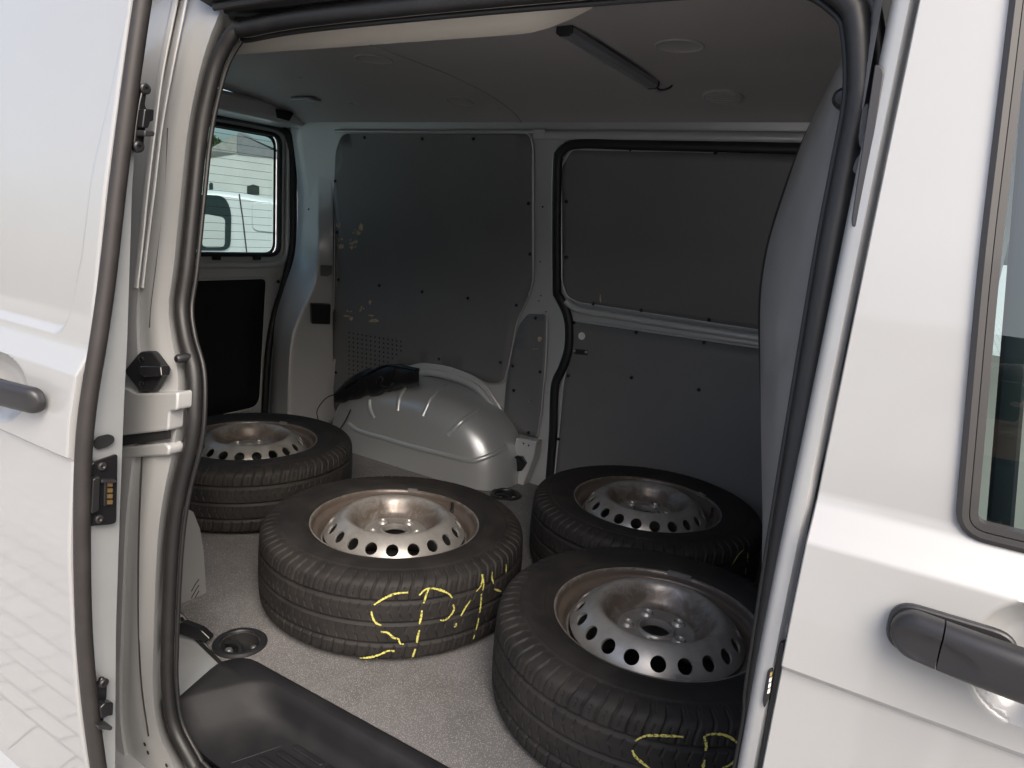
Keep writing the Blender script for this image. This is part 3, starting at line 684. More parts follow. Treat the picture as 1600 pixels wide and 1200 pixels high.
tube('panel_lip', [(XT+.004, a, b) for a, b in panel], circ(.006, .006, 8), 'inner_paint', tail, nrm=(1, 0, 0), closed=True)
for z in (wz0-.012,):
    for y in (1.98, 2.19): box('clip', (XT, y-.02, z-.012), (XT+.012, y+.02, z+.006), 'black', tail)
lathe('screw', [(.008, 0), (.008, .006), (.0001, .007)], 'black', tail, n=12, axis='X', origin=onx(434, 440, XT))
sp = [(330, 178), (400, 190), (443, 203), (456, 232), (458, 300), (457, 380), (445, 440), (430, 490), (421, 540), (416, 600), (412, 680)]
tube('tailgate_seal', spline([onx(*p, XT+.03) for p in sp], 70), circ(.016, .017, 12), 'rubber', van, nrm=(1, 0, 0))
box('tailgate_header', (XT-.02, .8, 1.325), (-2.47, 2.30, 1.40), 'inner_paint', van, bevel=.02)
slab('header_switch', [onx(*p, -2.455) for p in ((430, 170), (458, 175), (450, 189), (432, 184))], (.01, 0, 0), 'void', van)
box('rear_sill', (-2.76, .8, -.10), (-2.64, 2.3, .004), 'black', van, bevel=.006)

# ---- ceiling
cy_ = [.985, 1.0, 1.05, 1.12, 1.25, 1.5, 1.8, 2.0, 2.12, 2.20, 2.235]; cz_ = [1.318, 1.338, 1.362, 1.384, 1.402, 1.412, 1.410, 1.396, 1.378, 1.358, 1.340]
def CZ(y): return float(np.interp(y, cy_, cz_))
def ceil_hit(px, py, d=0):
    r = ray(px, py); lo, hi = .3, 8
    for _ in range(50):
        m = (lo+hi)/2; p = CAM+r*m
        if p[2] < CZ(p[1])-d: lo = m
        else: hi = m
    return CAM+r*hi
yy = np.linspace(.985, 2.235, 50)
ceil = grid('ceiling_liner', [[(x, y, CZ(y)) for y in yy] for x in np.r_[np.linspace(-2.50, -1.385, 10), -1.3845, -1.375, -1.3745, np.linspace(-1.36, -.05, 10)]], 'ceiling', van)
tube('ceiling_seam', [(-1.38, y, CZ(y)-.001) for y in yy], circ(.0015, .004, 6), 'ceiling', ceil, nrm=(0, 0, -1))
def tilt(o, c):
    y = c[1]; o.location = c; o.rotation_euler = (math.atan((CZ(y+.03)-CZ(y-.03))/.06), 0, 0); return o
for p, r in (((584, 92), .050), ((718, 158), .045), ((1062, 71), .052)):
    c = ceil_hit(*p); tilt(lathe('ceiling_cap', [(r+.003, .004), (r+.003, -.0015), (r, -.003), (r-.003, -.001), (r-.004, -.0005), (.0001, -.0015)], 'ceiling', ceil, n=36), c)
c = ceil_hit(1130, 151, .001)
tilt(lathe('roof_vent', [(.056, .004), (.056, -.004), (.051, -.006), (.047, -.004), (.047, .004)], 'ceiling', ceil, n=36), c)
tilt(lathe('vent_hole', [(.0475, -.0006), (.0001, -.0005)], 'void', ceil, n=30), c)
for k in (-2.5, -1.5, -.5, .5, 1.5, 2.5):
    w2 = math.sqrt(.0468**2-(k*.0155)**2); a_ = .5
    V, F = boxv((-w2, -.0035, -.0085), (w2, .0035, -.001)); rm_ = Matrix.Rotation(a_, 3, 'Z')
    V = [tuple(rm_ @ (Vector((0, k*.0155, 0))+Vector(v_))) for v_ in V]
    tilt(mk('vent_slat', V, F, 'ceiling', ceil, bevel=.001), c)
c = ceil_hit(478, 153); slab('interior_lamp', [(c[0]+a, c[1]+b, c[2]-.001) for a, b in fillet([(-.055, -.03), (.055, -.03), (.055, .03), (-.055, .03)], .01)], (0, 0, -.010), 'lamp', ceil, bevel=.003)
for p in ((953, 195), (1063, 195), (1160, 196), (1028, 142), (468, 121), (548, 162), (725, 196), (618, 197)):
    c = ceil_hit(*p); tilt(lathe('ceiling_plug', [(.010, .001), (.009, -.002), (.0001, -.003)], 'lamp', ceil, n=14), c)
# LED light bar on the ceiling
a = ceil_hit(868, 42); b = ceil_hit(1019, 126); a = np.array((b[0], a[1], CZ(a[1]))); b = np.array((b[0], b[1], CZ(b[1])))
lamp = slab('light_bar', [a+(-.018, 0, -.002), a+(-.018, 0, -.014), a+(-.010, 0, -.020), a+(.010, 0, -.020), a+(.018, 0, -.014), a+(.018, 0, -.002)], b-a, 'lamp', ceil, bevel=.001)
slab('light_bar_cap', [a+(-.019, 0, -.001), a+(-.019, 0, -.015), a+(-.010, 0, -.021), a+(.010, 0, -.021), a+(.019, 0, -.015), a+(.019, 0, -.001)], (0, -.008, 0), 'black', ceil)
slab('light_bar_cap', [b+(-.019, 0, -.001), b+(-.019, 0, -.015), b+(-.010, 0, -.021), b+(.010, 0, -.021), b+(.019, 0, -.015), b+(.019, 0, -.001)], (0, .008, 0), 'black', ceil)
tube('lamp_cable', spline([b+(0, .006, -.010), b+(.015, .03, -.018), b+(.035, .04, -.012), b+(.04, .055, .002)], 20), circ(.003, .003, 8), 'black', ceil, nrm=(0, 0, 1))
# roof rail edge above the opening, its colour warmed for light off the ground
rows = []
for y, z, d in ((.930, 1.312, 0), (.946, 1.300, 0), (.957, 1.286, 0), (.965, 1.277, .0), (.980, 1.274, .0), (.990, 1.290, .0), (.990, 1.345, 0)):
    rows.append([(x, y+.05*max(0, (x+.62)/.12)**2 if x > -.62 else y, z+.055*max(0, (x+.62)/.12)**2 if x > -.62 else z) for x in np.linspace(-1.30, -.52, 30)])
grid('roof_rail', rows, 'ground_lit_rail', van, sharp=60)
grid('roof_rail_front', [[(x, y, z) for x in (-.56, -.05)] for y, z in ((.91, 1.31), (.95, 1.335), (.99, 1.34))], 'ceiling', van)
grid('roof_rail_rear', [[(x, y, z) for x in (-2.6, -1.27)] for y, z in ((.88, 1.27), (.93, 1.31), (1.0, 1.34))], 'inner_paint', van)

# ---- bulkhead behind the front seats
bl = [(1334, 60), (1322, 100), (1292, 150), (1252, 230), (1216, 330), (1197, 400), (1188, 480), (1190, 600), (1195, 750), (1199, 830), (1204, 900), (1208, 1000)]
E_ = spline([ony(*p, 1.20) for p in bl], 50)
E_ = np.vstack([[E_[0][0]+.03, 1.2, 1.45], E_, [E_[-1][0], 1.2, -.1]])
rows = []
def brow(f):
    return [(p[0]*f[0]+f[1], f[2], p[2]) for p in E_]
s0 = [(-.108, .815, p[2]) for p in E_]
m1 = [(-.118+(p[0]+.118)*.30, .92, p[2]) for p in E_]; m2 = [(-.118+(p[0]+.118)*.66, 1.05, p[2]) for p in E_]; m3 = [(-.118+(p[0]+.118)*.90, 1.14, p[2]) for p in E_]
e1 = [(p[0], 1.20, p[2]) for p in E_]; e2 = [(p[0]+.004, 1.23, p[2]) for p in E_]; e3 = [(p[0]+.03, 1.26, p[2]) for p in E_]; e4 = [(-.10, 1.30, p[2]) for p in E_]; e5 = [(-.10, 2.4, p[2]) for p in E_]
bulk = grid('bulkhead', [s0, m1, m2, m3, e1, e2, e3, e4, e5], 'bulk', van, sharp=70)
tube('bulkhead_edge_shade', [(p[0]+.002, 1.222, p[2]) for p in E_[2:-1]], circ(.010, .016, 10), 'rubber', bulk, nrm=(-1, 0, 0))  # dark tube stands in for shade where the bulkhead curves away
q = ony(1317, 154, 1.0); lathe('bulkhead_button', [(.011, -.01), (.011, .006), (.007, .011), (.0001, .012)], 'black', van, n=16, axis='-Y', origin=ony(1318, 155, .88))

# ---- rear near corner inside: trim over the near wheel box, hook
xq = -1.50
tp = [onx(*p, xq) for p in ((255, 800), (288, 792), (302, 800), (312, 825), (318, 860), (321, 905), (323, 965))]
pl = [(p[1], p[2]) for p in tp if p[2] > .004]; pl = pl+[(pl[-1][0]+.002, .0006), (.78, .0006), (.78, pl[0][1])]
slab('wheel_box_trim', [(xq, y, z) for y, z in pl], (-.9, .0, 0), 'liner', van, bevel=0)
for k in range(4):
    P = [onx(311, 905+k*9, xq+.0005), onx(306, 912+k*10, xq+.0005), onx(299, 924+k*11, xq+.0005)]
    tube('trim_groove', spline(P, 12), circ(.0012, .0012, 6), 'tray', van, nrm=(1, 0, 0))
near_in = grid('near_side_lining', [[(x, .86+.0*z, z) for z in (-.05, .4, .8, 1.30)] for x in (-2.65, -1.50)], 'liner', van)
hp = onz(310, 992, .01)
hkb = slab('strap_hook', fillet([hp+(-.045, -.01, 0), hp+(.035, .008, 0), hp+(.045, .012, .012), hp+(.02, .004, .030), hp+(-.03, -.008, .034), hp+(-.05, -.012, .018)], .006), (.006, -.018, 0), 'gloss_black', van, bevel=.003)

# ---- outer shell: roof, far side, rear quarter, cab
grid('roof', [[(x, y, z) for x in (-2.80, -2.2, -1, .3, .75)] for y, z in ((.76, 1.42), (.80, 1.45), (.95, 1.475), (1.3, 1.49), (1.9, 1.49), (2.25, 1.475), (2.37, 1.45), (2.43, 1.40))], 'paint', van, flip=True)
grid('far_side_skin', [[(x, 2.49-S(z) if z > .7 else 2.50-S(z)*.8, z) for z in np.linspace(-.45, 1.42, 30)] for x in (-2.75, .05)], 'paint', van, flip=True)
grid('rear_quarter', [[(x, YN+S(z), z) for z in np.linspace(-.45, 1.42, 40)] for x in (-2.75, -1.42)], 'paint', van)
grid('tailgate_skin', [[(-2.80, y, z) for y in (.72, 2.48)] for z in (-.40, -.1, .4, .70)], 'paint', van)
grid('tailgate_skin_top', [[(-2.78, y, z) for y in (.76, 2.44)] for z in (1.34, 1.44)], 'paint', van)
# cab
box('cab_floor', (-.06, .75, -.25), (1.5, 2.45, -.20), 'void', van, bevel=0)
box('dashboard', (.95, .76, .1), (1.45, 2.42, .62), 'liner', van, bevel=.04)
grid('cab_far_door', [[(x, 2.46-max(0, z-.72)*.16, z) for x in (.05, .5, 1.4)] for z in (-.4, .2, .74)], 'paint', van)
grid('cab_far_post', [[(x, 2.46-max(0, z-.72)*.16, z) for x in (-.1, .02)] for z in (.74, 1.1, 1.42)], 'paint', van)
seat = slab('seat', [(x, .95, z) for x, z in fillet([(.02, -.2), (.62, -.2), (.66, .14), (.22, .10), (.06, .74), (-.06, .72), (-.02, .1)], .05)], (0, .52, 0), 'liner', van, bevel=.03)
slab('headrest', [(x, 1.07, z) for x, z in fillet([(-.05, .78), (.05, .78), (.03, .98), (-.06, .98)], .03)], (0, .28, 0), 'liner', seat, bevel=.03)
for cx, cy, nm in ((-2.05, .82, 0), (-2.05, 2.40, 0), (.95, .82, 0), (.95, 2.40, 0)):
    wv = lathe('road_wheel', [(.05, -.10), (.20, -.10), (.30, -.105), (.335, -.08), (.335, .08), (.30, .105), (.20, .10), (.05, .10)], 'tyre', van, n=40, axis='-Y', origin=(cx, cy, GZ+.335))

# ================================================================== LOOSE WHEELS
RT, HT = .344, .217     # tyre radius and section width
def tyre_mesh():
    half = [(.2175, .088), (.2205, .0905), (.226, .0945), (.236, .0985), (.250, .1015), (.264, .1030), (.278, .1025), (.290, .1000), (.300, .0990), (.309, .0970), (.3165, .0945), (.3235, .0912), (.3290, .0865), (.3325, .0805), (.3345, .0710), (.3358, .0560), (.3366, .0350), (.3370, .0200), (.3370, 0)]
    half = [(a_+(.007 if a_ > .29 else .007*max(0, (a_-.22)/.07)), b_*HT/.207) for a_, b_ in half]
    fine = resample(spline(half, 200), 84)
    prof = np.vstack([fine, (fine*[1, -1])[::-1][1:]]); prof[:, 1] += HT/2
    n = 1440; m = len(prof); tg_ = np.gradient(prof, axis=0); tg_ /= np.linalg.norm(tg_, axis=1)[:, None]
    nr = np.stack([tg_[:, 1], -tg_[:, 0]], 1); nr[(nr*np.c_[prof[:, 0]-.27, prof[:, 1]-HT/2]).sum(1) < 0] *= -1
    th = np.linspace(0, 2*math.pi, n, endpoint=False)
    h = prof[:, 1]-HT/2; r = prof[:, 0]; D = np.zeros((m, n)); arc = th*RT
    r = r-.007*np.clip((r-.22)/.07, 0, 1); r_true = prof[:, 0]
    def band(x, w): return np.clip(1.6-np.abs(x)/w*1.6, 0, 1)
    for c in (-.052, 0, .052):       # three rain grooves
        g_ = np.clip((.0052-np.abs(h-c))/.0016, 0, 1)*(r > .32); D = np.maximum(D, .0065*g_[:, None])
    pitch = RT*2*math.pi/76
    for sgn in (1, -1):
        hh = h*sgn
        sel = ((hh > .0575) & (r > .296))
        u = np.clip((hh-.0575)/.04, 0, 1)
        along = arc[None, :]-sgn*.010*(u[:, None]**2)
        ph = (along/pitch) % 1.0
        g_ = band((ph-.5)*pitch, .0030)*np.clip((r[:, None]-.298)/.012, 0, 1)
        D = np.maximum(D, np.where(sel[:, None], .0045*g_, 0))
        ph2 = ((along/pitch)+.5) % 1.0
        g2 = band((ph2-.5)*pitch, .0017)*(((hh*1000) % 9) < 5.5)[:, None]*(hh < .084)[:, None]*(hh > .062)[:, None]
        D = np.maximum(D, .003*g2)
        # web of mould lines where the shoulder meets the side wall
        sel3 = (hh > .084) & (r > .290) & (r < .318)
        k = np.clip((hh-.084)/.016, 0, 1)
        ph3 = ((arc[None, :]+.012*k[:, None])/pitch) % 1.0; ph4 = ((arc[None, :]-.012*k[:, None])/pitch) % 1.0
        g3 = np.maximum(band((ph3-.5)*pitch, .0018), band((ph4-.5)*pitch, .0018)); D = np.maximum(D, np.where(sel3[:, None], .0012*g3, 0))
    for lo, hi, sl, of in ((.008, .022, .35, 0), (.030, .047, -.35, .4), (-.047, -.030, .35, .2), (-.022, -.008, -.35, .7)):
        sel = (h > lo) & (h < hi)
        ph = ((arc[None, :]+sl*(h[:, None]-lo))/(pitch*.8)+of) % 1.0
        g_ = band((ph-.5)*pitch*.8, .0018); D = np.maximum(D, np.where(sel[:, None], .003*g_, 0))
    for rr in (.2335, .2415, .284):   # mould rings on the side wall
        D -= .0011*np.exp(-((r-rr)/.0016)**2)[:, None]*(np.abs(h) > .08)[:, None]
    # a little unevenness
    D += .0006*np.sin(3*th+1)[None, :]*np.ones((m, 1))
    R = r_true[:, None]-D*nr[:, 0:1]; Z = prof[:, 1:2]-D*nr[:, 1:2]
    V = np.stack([R*np.cos(th), R*np.sin(th), Z], -1).reshape(-1, 3)
    i = np.arange(m-1)[:, None]; j = np.arange(n)[None, :]; k = (j+1) % n
    F = np.stack([i*n+j, (i+1)*n+j, (i+1)*n+k, i*n+k], -1).reshape(-1, 4)
    me = bpy.data.meshes.new('tyre'); me.vertices.add(len(V)); me.vertices.foreach_set('co', V.ravel())
    me.loops.add(F.size); me.loops.foreach_set('vertex_index', F.ravel().astype(np.int32))
    me.polygons.add(len(F)); me.polygons.foreach_set('loop_start', np.arange(0, F.size, 4, dtype=np.int32)); 
    me.update(calc_edges=True); me.validate(); me.shade_smooth(); me.materials.append(MAT['tyre']); return me
def rim_mesh():
    zf = HT/2+.0945     # flange plane
    bm = bmesh.new()
    def lat(prof, n=160):
        rows = [[bm.verts.new((r*math.cos(2*math.pi*i/n), r*math.sin(2*math.pi*i/n), z)) for i in range(n)] for r, z in prof]
        for a, b in zip(rows, rows[1:]):
            for i in range(n): bm.faces.new((a[i], a[(i+1) % n], b[(i+1) % n], b[i]))
    lat(spline([(.2170, zf-.012), (.2205, zf-.004), (.2225, zf-.0010), (.2215, zf+.0018), (.2185, zf+.0018), (.2160, zf-.001), (.2140, zf-.007), (.2125, zf-.015), (.2085, zf-.020), (.2020, zf-.023), (.1985, zf-.027), (.1950, zf-.034), (.1910, zf-.042), (.1850, zf-.050), (.1850, .06), (.20, .03), (.212, .022), (.222, .014)], 80))
    # disc: conical band with 20 vent holes
    NH, q = 20, 8
    r0, z0, r1, z1 = .1850, zf-.031, .1455, zf+.014
    def cone(ang, v):
        bul = .004*math.sin(math.pi*v); r = r0+(r1-r0)*v+bul*.7; z = z0+(z1-z0)*v+bul*.7
        return (r*math.cos(ang), r*math.sin(ang), z)
    sec = 2*math.pi/NH
    for k in range(NH):
        a0 = k*sec; sq = []
        for i in range(q): sq.append((-.5+i/q, 0.0))
        for i in range(q): sq.append((.5, i/q))
        for i in range(q): sq.append((.5-i/q, 1.0))
        for i in range(q): sq.append((-.5, 1-i/q))
        outer = [bm.verts.new(cone(a0+u*sec, v)) for u, v in sq]
        mid, inner, deep = [], [], []
        for u, v in sq:
            t = math.atan2((v-.5), u); cu, sv = math.cos(t), math.sin(t)
            hu, hv = .0155/(.166*sec), .0158/.0600
            mid.append(bm.verts.new(cone(a0+(cu*(hu+.035))*sec, .54+sv*(hv+.03))))
            p = cone(a0+cu*hu*sec, .54+sv*hv); inner.append(bm.verts.new(p))
            aa_ = math.atan2(p[1], p[0]); deep.append(bm.verts.new((p[0]-.004*math.cos(aa_), p[1]-.004*math.sin(aa_), p[2]-.004)))
        n = len(sq)
        for i in range(n):
            j = (i+1) % n
            bm.faces.new((outer[i], outer[j], mid[j], mid[i])); bm.faces.new((mid[i], mid[j], inner[j], inner[i])); bm.faces.new((inner[i], inner[j], deep[j], deep[i]))
    lat(spline([(r1, z1), (.1380, zf+.0185), (.1300, zf+.0205), (.1215, zf+.0170), (.1135, zf+.0080), (.1065, zf-.0045), (.0985, zf-.0180), (.0900, zf-.0255), (.0840, zf-.0270), (.0800, zf-.0272)], 50))
    # mounting face with five bolt holes
    r0b, r1b, zb_ = .0800, .0400, zf-.0272; sec = 2*math.pi/5; q = 10
    for k in range(5):
        a0 = k*sec; sq = [(-.5+i/q, 0.) for i in range(q)]+[(.5, i/q) for i in range(q)]+[(.5-i/q, 1.) for i in range(q)]+[(-.5, 1-i/q) for i in range(q)]
        def fl(u, v, dz=0): r = r0b+(r1b-r0b)*v; a = a0+u*sec; return (r*math.cos(a), r*math.sin(a), zb_+dz)
        outer = [bm.verts.new(fl(u, v)) for u, v in sq]; c = (.060*math.cos(a0), .060*math.sin(a0)); rings = []
        for rad, dz in ((.0155, .0), (.0125, .005), (.0105, .0065), (.0085, .005), (.0075, -.004)):
            ring = []
            for u, v in sq:
                p = fl(u, v); t = math.atan2(p[1]-c[1], p[0]-c[0]); ring.append(bm.verts.new((c[0]+rad*math.cos(t), c[1]+rad*math.sin(t), zb_+dz)))
            rings.append(ring)
        allr = [outer]+rings; n = len(sq)
        for A_, B_ in zip(allr, allr[1:]):
            for i in range(n): bm.faces.new((A_[i], A_[(i+1) % n], B_[(i+1) % n], B_[i]))
    lat([(r1b, zb_), (.0385, zb_+.003), (.0360, zb_+.0045), (.0335, zb_+.004), (.0325, zb_), (.0325, zb_-.012)], 100)
    bmesh.ops.remove_doubles(bm, verts=bm.verts, dist=.00006)
    me = bpy.data.meshes.new('rim'); bm.to_mesh(me); bm.free(); me.shade_smooth(); me.set_sharp_from_angle(angle=math.radians(50)); me.materials.append(MAT['rim']); return me
TY, RM = tyre_mesh(), rim_mesh(); ZF = HT/2+.0945
t_ = lathe('valve', [(.0055, 0), (.0055, .012), (.004, .014), (.004, .030), (.0048, .031), (.0048, .036), (.0001, .037)], 'black', None, n=12); VALVE = t_.data; bpy.data.objects.remove(t_)
V, F = boxv((-.014, -.003, -.004), (.014, .005, .006)); WEIGHT = bpy.data.meshes.new('balance_weight'); WEIGHT.from_pydata(V, [], F); WEIGHT.materials.append(MAT['rim'])
t_ = lathe('hub_back', [(.186, 0), (.0001, .0005)], 'void', None, n=40); BACK = t_.data; bpy.data.objects.remove(t_)
def wheel(c, rot, label, chalk, w_ang, v_ang, r_chalk=RT+.0007):
    t = thing('spare_wheel', label, 'wheel', (c[0], c[1], .0015), 'loose wheels lying on the cargo floor')
    t.rotation_euler = (0, 0, rot); Ri = Matrix.Rotation(rot, 4, 'Z'); base = Matrix.Translation((c[0], c[1], .0015)) @ Ri
    def sub(name, me, loc, rz=0, parent=t, rx=0):
        o = bpy.data.objects.new(name, me); COL.objects.link(o); o.parent = parent; o.location = loc; o.rotation_euler = (rx, 0, rz); return o
    ty = sub('tyre', TY, (0, 0, 0)); rm = sub('rim', RM, (0, 0, 0)); bk = sub('wheel_back', BACK, (0, 0, .008))
    for a_ in w_ang: sub('balance_weight', WEIGHT, (.2155*math.cos(a_-rot), .2155*math.sin(a_-rot), ZF+.002), a_-rot+math.pi/2, rm)
    sub('valve', VALVE, (.199*math.cos(v_ang-rot), .199*math.sin(v_ang-rot), ZF-.032), v_ang-rot, rm)
    inv = base.inverted()
    for st in chalk:
        Q = []; V, F = [], []
        for px, py in st:
            d = ray(px, py); a_ = d[0]**2+d[1]**2; b_ = 2*(-c[0]*d[0]-c[1]*d[1]); c_ = c[0]**2+c[1]**2-r_chalk**2; D = b_*b_-4*a_*c_
            if D < 0: continue
            Q.append(CAM+d*(-b_-math.sqrt(D))/(2*a_))
        if len(Q) < 2: continue
        Q = spline(Q, max(6, int(6*len(Q)))); s = len(V)
        for i, p in enumerate(Q):
            p = p.copy(); h_ = abs(p[2]-HT/2); rr_ = float(np.interp(h_, [0, .035, .058, .074, .084, .0905, .0955, .099, .1035], [.3372, .3368, .3360, .3347, .3327, .3292, .3237, .3167, .302]))+.0082
            rad = np.array((p[0]-c[0], p[1]-c[1])); rad = rad/np.linalg.norm(rad); p[:2] = np.array(c[:2])+rad*rr_
            tng = Q[min(i+1, len(Q)-1)]-Q[max(i-1, 0)]; tng /= np.linalg.norm(tng)
            sd_ = np.cross(tng, np.array((rad[0], rad[1], 0))); wd = .0027*(.65+.55*random.random())*(.6+.4*math.sin(math.pi*min(1, max(.12, i/(len(Q)-1)))))
            for e in (-wd, wd): V.append(tuple(inv @ Vector(p+sd_*e)))
        F += [(s+2*i, s+2*i+1, s+2*i+3, s+2*i+2) for i in range(len(Q)-1)]
        me = bpy.data.meshes.new('chalk_stroke'); me.from_pydata(V, [], F); me.materials.append(MAT['chalk']); sub('chalk_stroke', me, (0, 0, 0), parent=ty)
    return t
def cr(sx, sy, k, L_): return [[(sx+x/k, sy+y/k) for x, y in s] for s in L_]
ch1 = cr(400, 850, 3.721, [[(885, 285), (810, 292), (740, 320), (685, 355)], [(670, 390), (680, 430), (700, 460), (730, 472)], [(725, 510), (765, 515), (800, 545), (825, 550), (840, 580), (860, 582)], [(805, 625), (770, 622), (715, 648), (650, 668), (595, 678)],
    [(1005, 265), (990, 300), (975, 345)], [(965, 385), (960, 420), (950, 465)], [(950, 500), (940, 540), (935, 575)], [(928, 610), (918, 645), (910, 672)],
    [(950, 300), (985, 270), (1030, 263), (1080, 272), (1120, 290), (1142, 315)], [(1145, 352), (1152, 375), (1135, 410), (1100, 440), (1070, 442)],
    [(1325, 180), (1310, 240), (1280, 278)], [(1250, 325), (1220, 365), (1190, 418)], [(1165, 460), (1155, 485)],
    [(1320, 180), (1325, 235), (1318, 270)], [(1310, 290), (1308, 330), (1300, 400)], [(1295, 430), (1285, 480), (1280, 500)], [(1272, 530), (1268, 556)], [(1380, 165), (1375, 200), (1382, 232)], [(1460, 120), (1455, 170)], [(1385, 262), (1425, 275)]])
ch2 = cr(760, 1000, 3.636, [[(1120, 555), (1050, 550), (935, 545), (880, 555), (845, 575)], [(830, 625), (845, 660), (890, 700), (930, 730)], [(1240, 560), (1250, 600), (1245, 630)], [(1240, 680), (1230, 725), (1225, 760)], [(1235, 560), (1270, 545), (1340, 545), (1390, 560), (1430, 590)], [(1435, 650), (1415, 680), (1380, 710), (1340, 726)]])
ch3 = cr(800, 600, 4, [[(1090, 1118), (1150, 1112), (1200, 1120), (1240, 1145), (1262, 1165)], [(1455, 1040), (1420, 1070), (1390, 1110), (1370, 1140)], [(1478, 1055), (1472, 1110)], [(1462, 1150), (1458, 1190)]])
wheel((-1.143, 1.378), .35, 'wheel between the step and wheel arch with complete yellow chalk letters on its tread', ch1, [2.05, ], 1.35)
wheel((-.408, 1.372), 1.0, 'wheel lying against the front door post, brown stains across its hub bowl', ch2, [1.75, 1.62, -1.0], .25)
wheel((-.672, 1.985), .2, 'wheel lying against the dark side wall panel, behind another wheel', ch3, [1.0], .5)
wheel((-1.945, 1.555), .7, 'unmarked wheel in the dim rear of the cargo bay beside the tailgate', [], [1.9], -.6)

# ================================================================== black gadget on the wheel arch
gad = thing('black_case', 'black crumpled plastic case with thin cable and grey bar resting on the wheel arch', 'tool', tuple(far(600, 600, .2)))  # unidentified object, built as a generic case with cable and bar
def gp(px, d): return far(*px, d)
secs = [((522, 622), 9, .02), ((540, 612), 15, .03), ((560, 601), 21, .035), ((590, 594), 22, .035), ((622, 588), 19, .04), ((655, 588), 13, .035)]
rows = []
ss_ = resample([(p_[0], p_[1], h_, d__) for p_, h_, d__ in secs], 22)
for i, (px, py, hh, dep) in enumerate(ss_):
    ring = []
    for u, v in ((-1, .5), (-1, -.5), (-.75, -.85), (-.3, -1), (.3, -1), (.75, -.85), (1, -.5), (1, .5), (.75, .85), (.3, 1), (-.3, 1), (-.75, .85)):
        c = far(px+random.uniform(-1, 1), py+v*hh*(1 if i > 17 else random.uniform(.82, 1.1)), .215-.05*u*(dep/.035)*(1 if i > 17 else random.uniform(.8, 1.15))); ring.append(c)
    rows.append(ring)
grid('case', rows, 'black', gad, closed=True, caps=True, sharp=50)
a = far(516, 662, .17); b = far(556, 628, .20); c = far(640, 580, .20)
d_ = np.array(b)-a
slab('bar', [a+(0, 0, -.012), a+(0, -.02, -.004), a+(0, -.012, .014), a+(0, .01, .008)], d_*1.05, 'lamp', gad, bevel=.002)
tube('cable', spline([far(530, 614, .24), far(510, 622, .25), far(496, 640, .25), far(497, 655, .25), far(502, 668, .25)], 30), circ(.0022, .0022, 6), 'black', gad)
tube('cable', spline([far(548, 640, .26), far(541, 655, .26), far(535, 665, .25), far(528, 675, .24)], 20), circ(.0025, .0025, 6), 'black', gad)
tube('strap', spline([far(540, 606, .262), far(565, 590, .262), far(590, 577, .262), far(612, 571, .262), far(650, 578, .262)], 30), circ(.003, .005, 6), 'gloss_black', gad)
tube('knot', spline([far(588, 600, .268), far(592, 590, .268), far(598, 592, .268), far(596, 602, .268), far(606, 605, .268), far(612, 598, .268)], 30), circ(.0035, .0035, 6), 'black', gad)

# ================================================================== OUTSIDE
mat('white_wall', (.36, .365, .36), .8, noise=(.8, (.32, .325, .32), .4, .7))
mat('slate', (.10, .105, .115), .7, noise=(4, (.14, .14, .15), .4, .7))
mat('grey_roof', (.20, .20, .19), .8, noise=(4, (.15, .15, .145), .4, .7))
mat('leaf', (.06, .10, .035), .7, noise=(3, (.035, .06, .02), .4, .6))
mat('bark', (.10, .07, .05), .9)
mat('car_white', (.44, .45, .455), .3, 0, .6)
mat('dark_glass', (.02, .03, .03), .05)
UP = np.array((0, 0, 1.0))
def frame(px, py, D):
    """ground point below a pixel's direction, D metres away, with axes facing the camera"""
    d = ray(px, py); d = np.array((d[0], d[1], 0)); d /= np.linalg.norm(d)
    r = np.cross(d, UP); return CAM*np.array((1, 1, 0))+d*D+np.array((0, 0, GZ)), r, d
def hgt(px, py, D):
    d = ray(px, py); return CAM[2]-GZ+D*d[2]/math.hypot(d[0], d[1])
def lat_(px, py, px0, D):
    """sideways metres of a pixel from the reference pixel at distance D"""
    o, r, dd = frame(px0, 300, D); d = ray(px, py); k = D/np.dot((d[0], d[1], 0), dd); return float(np.dot(CAM*np.array((1, 1, 0))+np.array((d[0], d[1], 0))*k-o*np.array((1, 1, 0)), r))
def place(o_, r, d, pts): return [o_+r*p[0]+d*p[1]+UP*p[2] for p in pts]
def prism_fb(name, o_, r, d, poly, y0, y1, m, parent, bevel=.0):
    P = place(o_, r, d, [(x, y0, z) for x, z in poly]); return slab(name, P, d*(y1-y0), m, parent, bevel=bevel)
